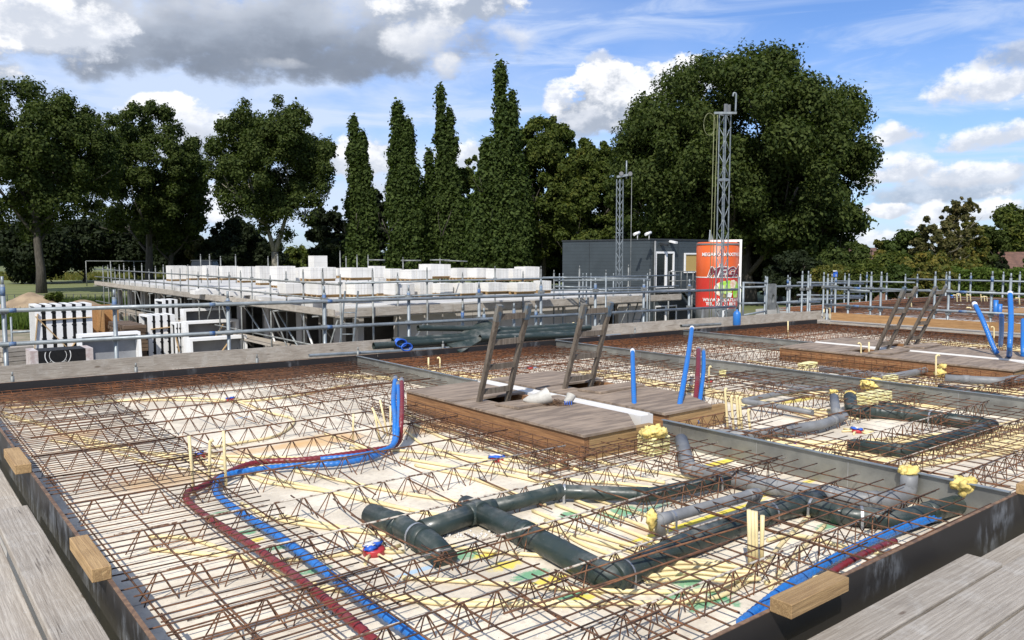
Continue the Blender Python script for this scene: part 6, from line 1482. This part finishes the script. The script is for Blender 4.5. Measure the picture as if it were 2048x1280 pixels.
tree('poplar_tree', 'narrow columnar poplar with a detached shorter left spire', 'tree', 110, 880, (877, 164, 555, 54), 46000, .26, 'leaf_poplar', 6, tr=.3, lobn=90, lobr=.36, profile='poplar', cols=3)
tree('poplar_tree', 'tallest columnar poplar, standing left of the dark office', 'tree', 96, 1000, (997, 126, 555, 70), 84000, .24, 'leaf_poplar', 7, tr=.4, lobn=150, lobr=.32, profile='poplar', cols=3)
tree('broadleaf_tree', 'olive green round tree directly right of the tallest poplar', 'tree', 104, 1085, (1092, 228, 550, 84), 70000, .23, 'leaf_mid', 8, tr=.4, lobn=130, lobr=.21, fill=.2)
tree('broadleaf_tree', 'olive green round tree above the left end of the dark office', 'tree', 100, 1180, (1182, 276, 550, 80), 66000, .23, 'leaf_mid', 9, tr=.4, lobn=120, lobr=.21, fill=.2)
tree('broadleaf_tree', 'small olive tree squeezed between two poplars', 'tree', 118, 925, (937, 305, 500, 40), 24000, .24, 'leaf_mid', 10, tr=.3, lobn=70, lobr=.26)
tree('oak_tree', 'huge dense dark oak behind the orange silo', 'tree', 74, 1500, (1486, 98, 556, 256), 190000, .185, 'leaf_oak', 11, tr=.6, lobn=190, lobr=.155, fill=.2)
tree('oak_tree', 'lower right flank of trees merging with the huge oak', 'tree', 72, 1620, (1622, 265, 560, 118), 34000, .235, 'leaf_oak', 12, tr=.4, lobn=50, lobr=.24)
tree('oak_tree', 'lower left flank of trees merging with the huge oak', 'tree', 76, 1300, (1305, 250, 545, 92), 28000, .24, 'leaf_oak', 13, tr=.4, lobn=44, lobr=.26)
# undergrowth and lower trees in the row
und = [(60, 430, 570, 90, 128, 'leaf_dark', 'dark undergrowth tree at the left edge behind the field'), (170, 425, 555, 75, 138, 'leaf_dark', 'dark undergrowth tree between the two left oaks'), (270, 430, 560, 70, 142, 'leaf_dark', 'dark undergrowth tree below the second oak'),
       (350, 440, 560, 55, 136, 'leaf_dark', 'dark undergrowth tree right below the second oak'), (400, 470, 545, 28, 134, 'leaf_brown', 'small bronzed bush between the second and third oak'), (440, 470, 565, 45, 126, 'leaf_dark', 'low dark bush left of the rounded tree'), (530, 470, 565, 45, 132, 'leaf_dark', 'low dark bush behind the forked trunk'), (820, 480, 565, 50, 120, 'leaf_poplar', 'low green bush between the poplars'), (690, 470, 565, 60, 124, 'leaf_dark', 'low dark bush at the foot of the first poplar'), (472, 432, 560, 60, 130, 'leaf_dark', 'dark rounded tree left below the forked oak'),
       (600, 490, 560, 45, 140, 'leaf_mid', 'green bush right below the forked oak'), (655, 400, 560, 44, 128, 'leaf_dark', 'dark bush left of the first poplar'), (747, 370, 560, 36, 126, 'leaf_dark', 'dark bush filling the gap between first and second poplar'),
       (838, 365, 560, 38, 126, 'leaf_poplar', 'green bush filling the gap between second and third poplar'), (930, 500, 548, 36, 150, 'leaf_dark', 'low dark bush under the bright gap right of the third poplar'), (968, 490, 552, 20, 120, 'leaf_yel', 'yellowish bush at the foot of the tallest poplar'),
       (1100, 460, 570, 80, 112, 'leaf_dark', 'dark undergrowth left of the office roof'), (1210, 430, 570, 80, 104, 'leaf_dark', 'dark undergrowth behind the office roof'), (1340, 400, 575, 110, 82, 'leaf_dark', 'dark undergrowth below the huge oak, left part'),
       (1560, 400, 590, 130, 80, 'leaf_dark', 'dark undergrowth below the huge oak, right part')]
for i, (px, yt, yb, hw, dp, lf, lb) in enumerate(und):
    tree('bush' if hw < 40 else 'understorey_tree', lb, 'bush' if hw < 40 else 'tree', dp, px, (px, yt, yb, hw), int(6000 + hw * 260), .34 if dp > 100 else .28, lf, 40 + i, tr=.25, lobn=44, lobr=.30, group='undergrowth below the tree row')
# right hand gardens
rt = [(1690, 480, 600, 60, 60, 'leaf_oak', 'green tree under the right edge of the huge oak'), (1745, 478, 590, 36, 66, 'leaf_yel', 'yellow green bush right of the huge oak'), (1700, 540, 605, 70, 50, 'leaf_mid', 'low bushes in front of the first red roof'),
      (1808, 455, 590, 50, 72, 'leaf_poplar', 'rounded green tree between the huge oak and the loose birch'), (1780, 500, 600, 50, 58, 'leaf_mid', 'mid green bush below the rounded green tree'), (1860, 500, 600, 60, 56, 'leaf_yel', 'bronzed bush below the loose birch'),
      (1940, 440, 575, 38, 66, 'leaf_yel', 'yellowing tree right of the loose birch'), (2030, 408, 560, 72, 84, 'leaf_mid', 'dark olive tree at the right edge'), (1985, 440, 560, 34, 78, 'leaf_oak', 'grey green tree with thin stems left of the right edge tree'), (1925, 520, 600, 50, 52, 'leaf_yel', 'bush below the yellowing tree'),
      (1665, 525, 600, 45, 47, 'leaf_yel', 'bronzed shrub behind the cluster of scaffold tubes'), (1730, 520, 600, 45, 46, 'leaf_mid', 'green shrub behind the outer scaffold rails, left'), (1800, 528, 600, 45, 46, 'leaf_poplar', 'green shrub behind the outer scaffold rails, middle'), (1865, 522, 600, 45, 45, 'leaf_yel', 'bronzed shrub behind the outer scaffold rails, left of the hedge'), (1590, 500, 600, 60, 60, 'leaf_dark', 'dark shrub below the huge oak'),
      (2110, 440, 590, 50, 60, 'leaf_mid', 'tree just outside the right edge')]
for i, (px, yt, yb, hw, dp, lf, lb) in enumerate(rt):
    tree('garden_tree', lb, 'tree', dp, px, (px, yt, yb, hw), int(8000 + hw * 260), .16 if dp < 70 else .2, lf, 70 + i, tr=.15, lobn=34, lobr=.27, fill=.2, group='garden trees on the right')
tree('birch_tree', 'loose airy birch with bronze leaves against the bright clouds on the right', 'tree', 60, 1890, (1878, 425, 560, 52), 7000, .15, 'leaf_brown', 90, 'bark_pale', tr=.12, lobn=36, lobr=.2, fill=.8, group='garden trees on the right')
tree('birch_tree', 'tall thin topped birch with sparse leaves, highest point of the right gardens', 'tree', 60, 1915, (1925, 392, 500, 40), 3600, .15, 'leaf_brown', 91, 'bark_pale', tr=.12, lobn=30, lobr=.2, fill=.8, group='garden trees on the right')
tree('fir_tree', 'small dark blue green fir between the two red roofs', 'tree', 62, 2005, (2005, 498, 560, 22), 7000, .13, 'leaf_dark', 92, tr=.1, lobn=60, profile='cone', group='garden trees on the right')
# clipped hedge along the right
rng = np.random.default_rng(5); a, c_ = far(1885, 560, 47), far(2150, 560, 42)
t = thing('hedge', 'clipped green hedge at the right edge behind the outer scaffold', 'hedge', (a.x, a.y, GZ)); n = 36000
u = rng.random(n); s = rng.uniform(-.7, .7, n); zt_ = .75 + .1 * np.sin(u * 23) + rng.normal(0, .08, n)
face = rng.random(n); zz_ = np.where(face < .35, zt_, GZ + rng.random(n) * (zt_ - GZ)); s = np.where(face < .35, s, np.sign(s) * .7 + rng.normal(0, .08, n))
dx, dy = (c_.x - a.x), (c_.y - a.y); Ld = math.hypot(dx, dy); nx, ny = -dy / Ld, dx / Ld
C_ = np.stack([a.x + dx * u + nx * s, a.y + dy * u + ny * s, zz_], 1); nr = rng.normal(size=(n, 3)); nr /= np.linalg.norm(nr, axis=1)[:, None]; A_ = np.cross(nr, rng.normal(size=(n, 3))); A_ /= np.linalg.norm(A_, axis=1)[:, None]; B_ = np.cross(nr, A_)
V = np.stack([C_ - A_ * .11, C_ - B_ * .07, C_ + A_ * .11, C_ + B_ * .07], 1).reshape(-1, 3)
o = fastmesh('foliage', V, 4, M['leaf_hedge'], t); o.matrix_parent_inverse = Matrix.Translation((-a.x, -a.y, -GZ))
b = MB(); b.beam((a.x, a.y, (GZ + .45) / 2), (c_.x, c_.y, (GZ + .45) / 2), 1.2, .45 - GZ); b.build('dense_core', M['leaf_dark'], t)
# weeds by the yard and far shrubs
def tuft_patch(name, label, px0, py0, px1, py1, z, n, s, m, hgt, seed):
    rng = np.random.default_rng(seed); P = np.array([at(rng.uniform(px0, px1), rng.uniform(py0, py1), z) for _ in range(n)])
    hg = rng.uniform(.4, 1, n)[:, None] * hgt; a = rng.uniform(0, 6.28, n); w = np.stack([np.cos(a), np.sin(a), np.zeros(n)], 1) * s; le = rng.normal(0, .25, (n, 3)) * hgt; le[:, 2] = 0
    V = np.stack([P - w, P + w, P + le + np.array([0, 0, 1]) * hg], 1).reshape(-1, 3)
    o = fastmesh(name, V, 3, M[m], None); tag(o, label, 'weeds', kind='stuff'); return o
tuft_patch('weeds', 'tall green weeds at the edge of the yard on the left', -60, 622, 120, 660, GZ, 9000, .05, 'leaf_hedge', 1.0, 3)
tuft_patch('weeds', 'dark green strip of growth beyond the yard below the field', 110, 606, 640, 618, GZ, 9000, .08, 'leaf_poplar', .9, 4)
tuft_patch('verge_grass', 'long dry grass on the verge behind the field', -100, 546, 700, 561, GZ, 16000, .10, 'leaf_yel', .8, 5)
tree('shrub', 'small green shrub growing beside the sand heap', 'bush', 60, 108, (108, 582, 606, 16), 2500, .12, 'leaf_mid', 96, tr=.05, lobn=12, lobr=.4, group=None)

# ------------------------------------------------------------------ houses on the right
def house(label, px, dep, w, dpt, eave, ridge, rz, roof, chim=True, wins=2, wallm='brick'):
    p = far(px, 560, dep); t = thing('house', label, 'house', (p.x, p.y, GZ), 'houses behind the gardens', rz=YR + rz, local=True)
    MB().box(-w / 2, w / 2, 0, dpt, 0, eave).build('wall', M[wallm], t)
    b = MB(); o = .35; b.v = [(-w / 2 - o, -o, eave - .05), (w / 2 + o, -o, eave - .05), (w / 2 + o, dpt + o, eave - .05), (-w / 2 - o, dpt + o, eave - .05), (-w / 2 - o, dpt / 2, ridge), (w / 2 + o, dpt / 2, ridge)]
    b.f = [(0, 1, 5, 4), (2, 3, 4, 5), (0, 4, 3), (1, 2, 5), (0, 3, 2, 1)]; b.sm = [False] * 5; rf = b.build('roof', M[roof], t)
    if chim: MB().box(w * .2, w * .2 + .7, dpt / 2 - .3, dpt / 2 + .3, ridge - .8, ridge + .7).build('chimney', M['brick'], rf)
    for i in range(wins):
        x = -w / 2 + w * (i + .5) / wins; f = MB().box(x - .6, x + .6, -.08, .0, eave - 1.6, eave - .4).build('window', M['white'], t); MB().box(x - .5, x + .5, -.1, -.081, eave - 1.5, eave - .5).build('pane', M['glass'], f)
house('house with a steep red brown roof glimpsed between garden trees right of the huge oak', 1770, 82, 9, 8, 3.0, 5.4, R(35), 'rooftile2', chim=False)
house('house with a red roof half hidden left of the small fir', 1968, 78, 4.2, 6, 2.5, 4.4, R(50), 'rooftile', chim=False)
house('white walled house with brown tiled roof at the right edge', 2085, 74, 5.0, 6, 3.3, 4.9, R(-12), 'rooftile2', chim=False, wallm='white')

# small distant hills of trees on the horizon
b = MB(); rnd = random.Random(9); pts = []
ring = [(math.radians(a), 380 + 40 * math.sin(a)) for a in range(-20, 125, 1)]
for i, (a, r_) in enumerate(ring):
    h = 3.2 + rnd.uniform(-.8, 1.2) + 1.6 * math.sin(i * .35); b.v += [(r_ * math.cos(a), r_ * math.sin(a), GZ), (r_ * math.cos(a), r_ * math.sin(a), GZ + h + 2.5), ((r_ + 25) * math.cos(a), (r_ + 25) * math.sin(a), GZ + h + 2)]
for i in range(len(ring) - 1):
    k = i * 3; b.f += [(k, k + 3, k + 4, k + 1), (k + 1, k + 4, k + 5, k + 2)]; b.sm += [False, False]
tag(b.build('distant_woods', M['leaf_dark']), 'distant dark line of woods on the horizon', 'woods', kind='stuff')

# far-side cleanup of helper properties
for o in bpy.data.objects:
    for k in ('_org', 'local'):
        if k in o: del o[k]
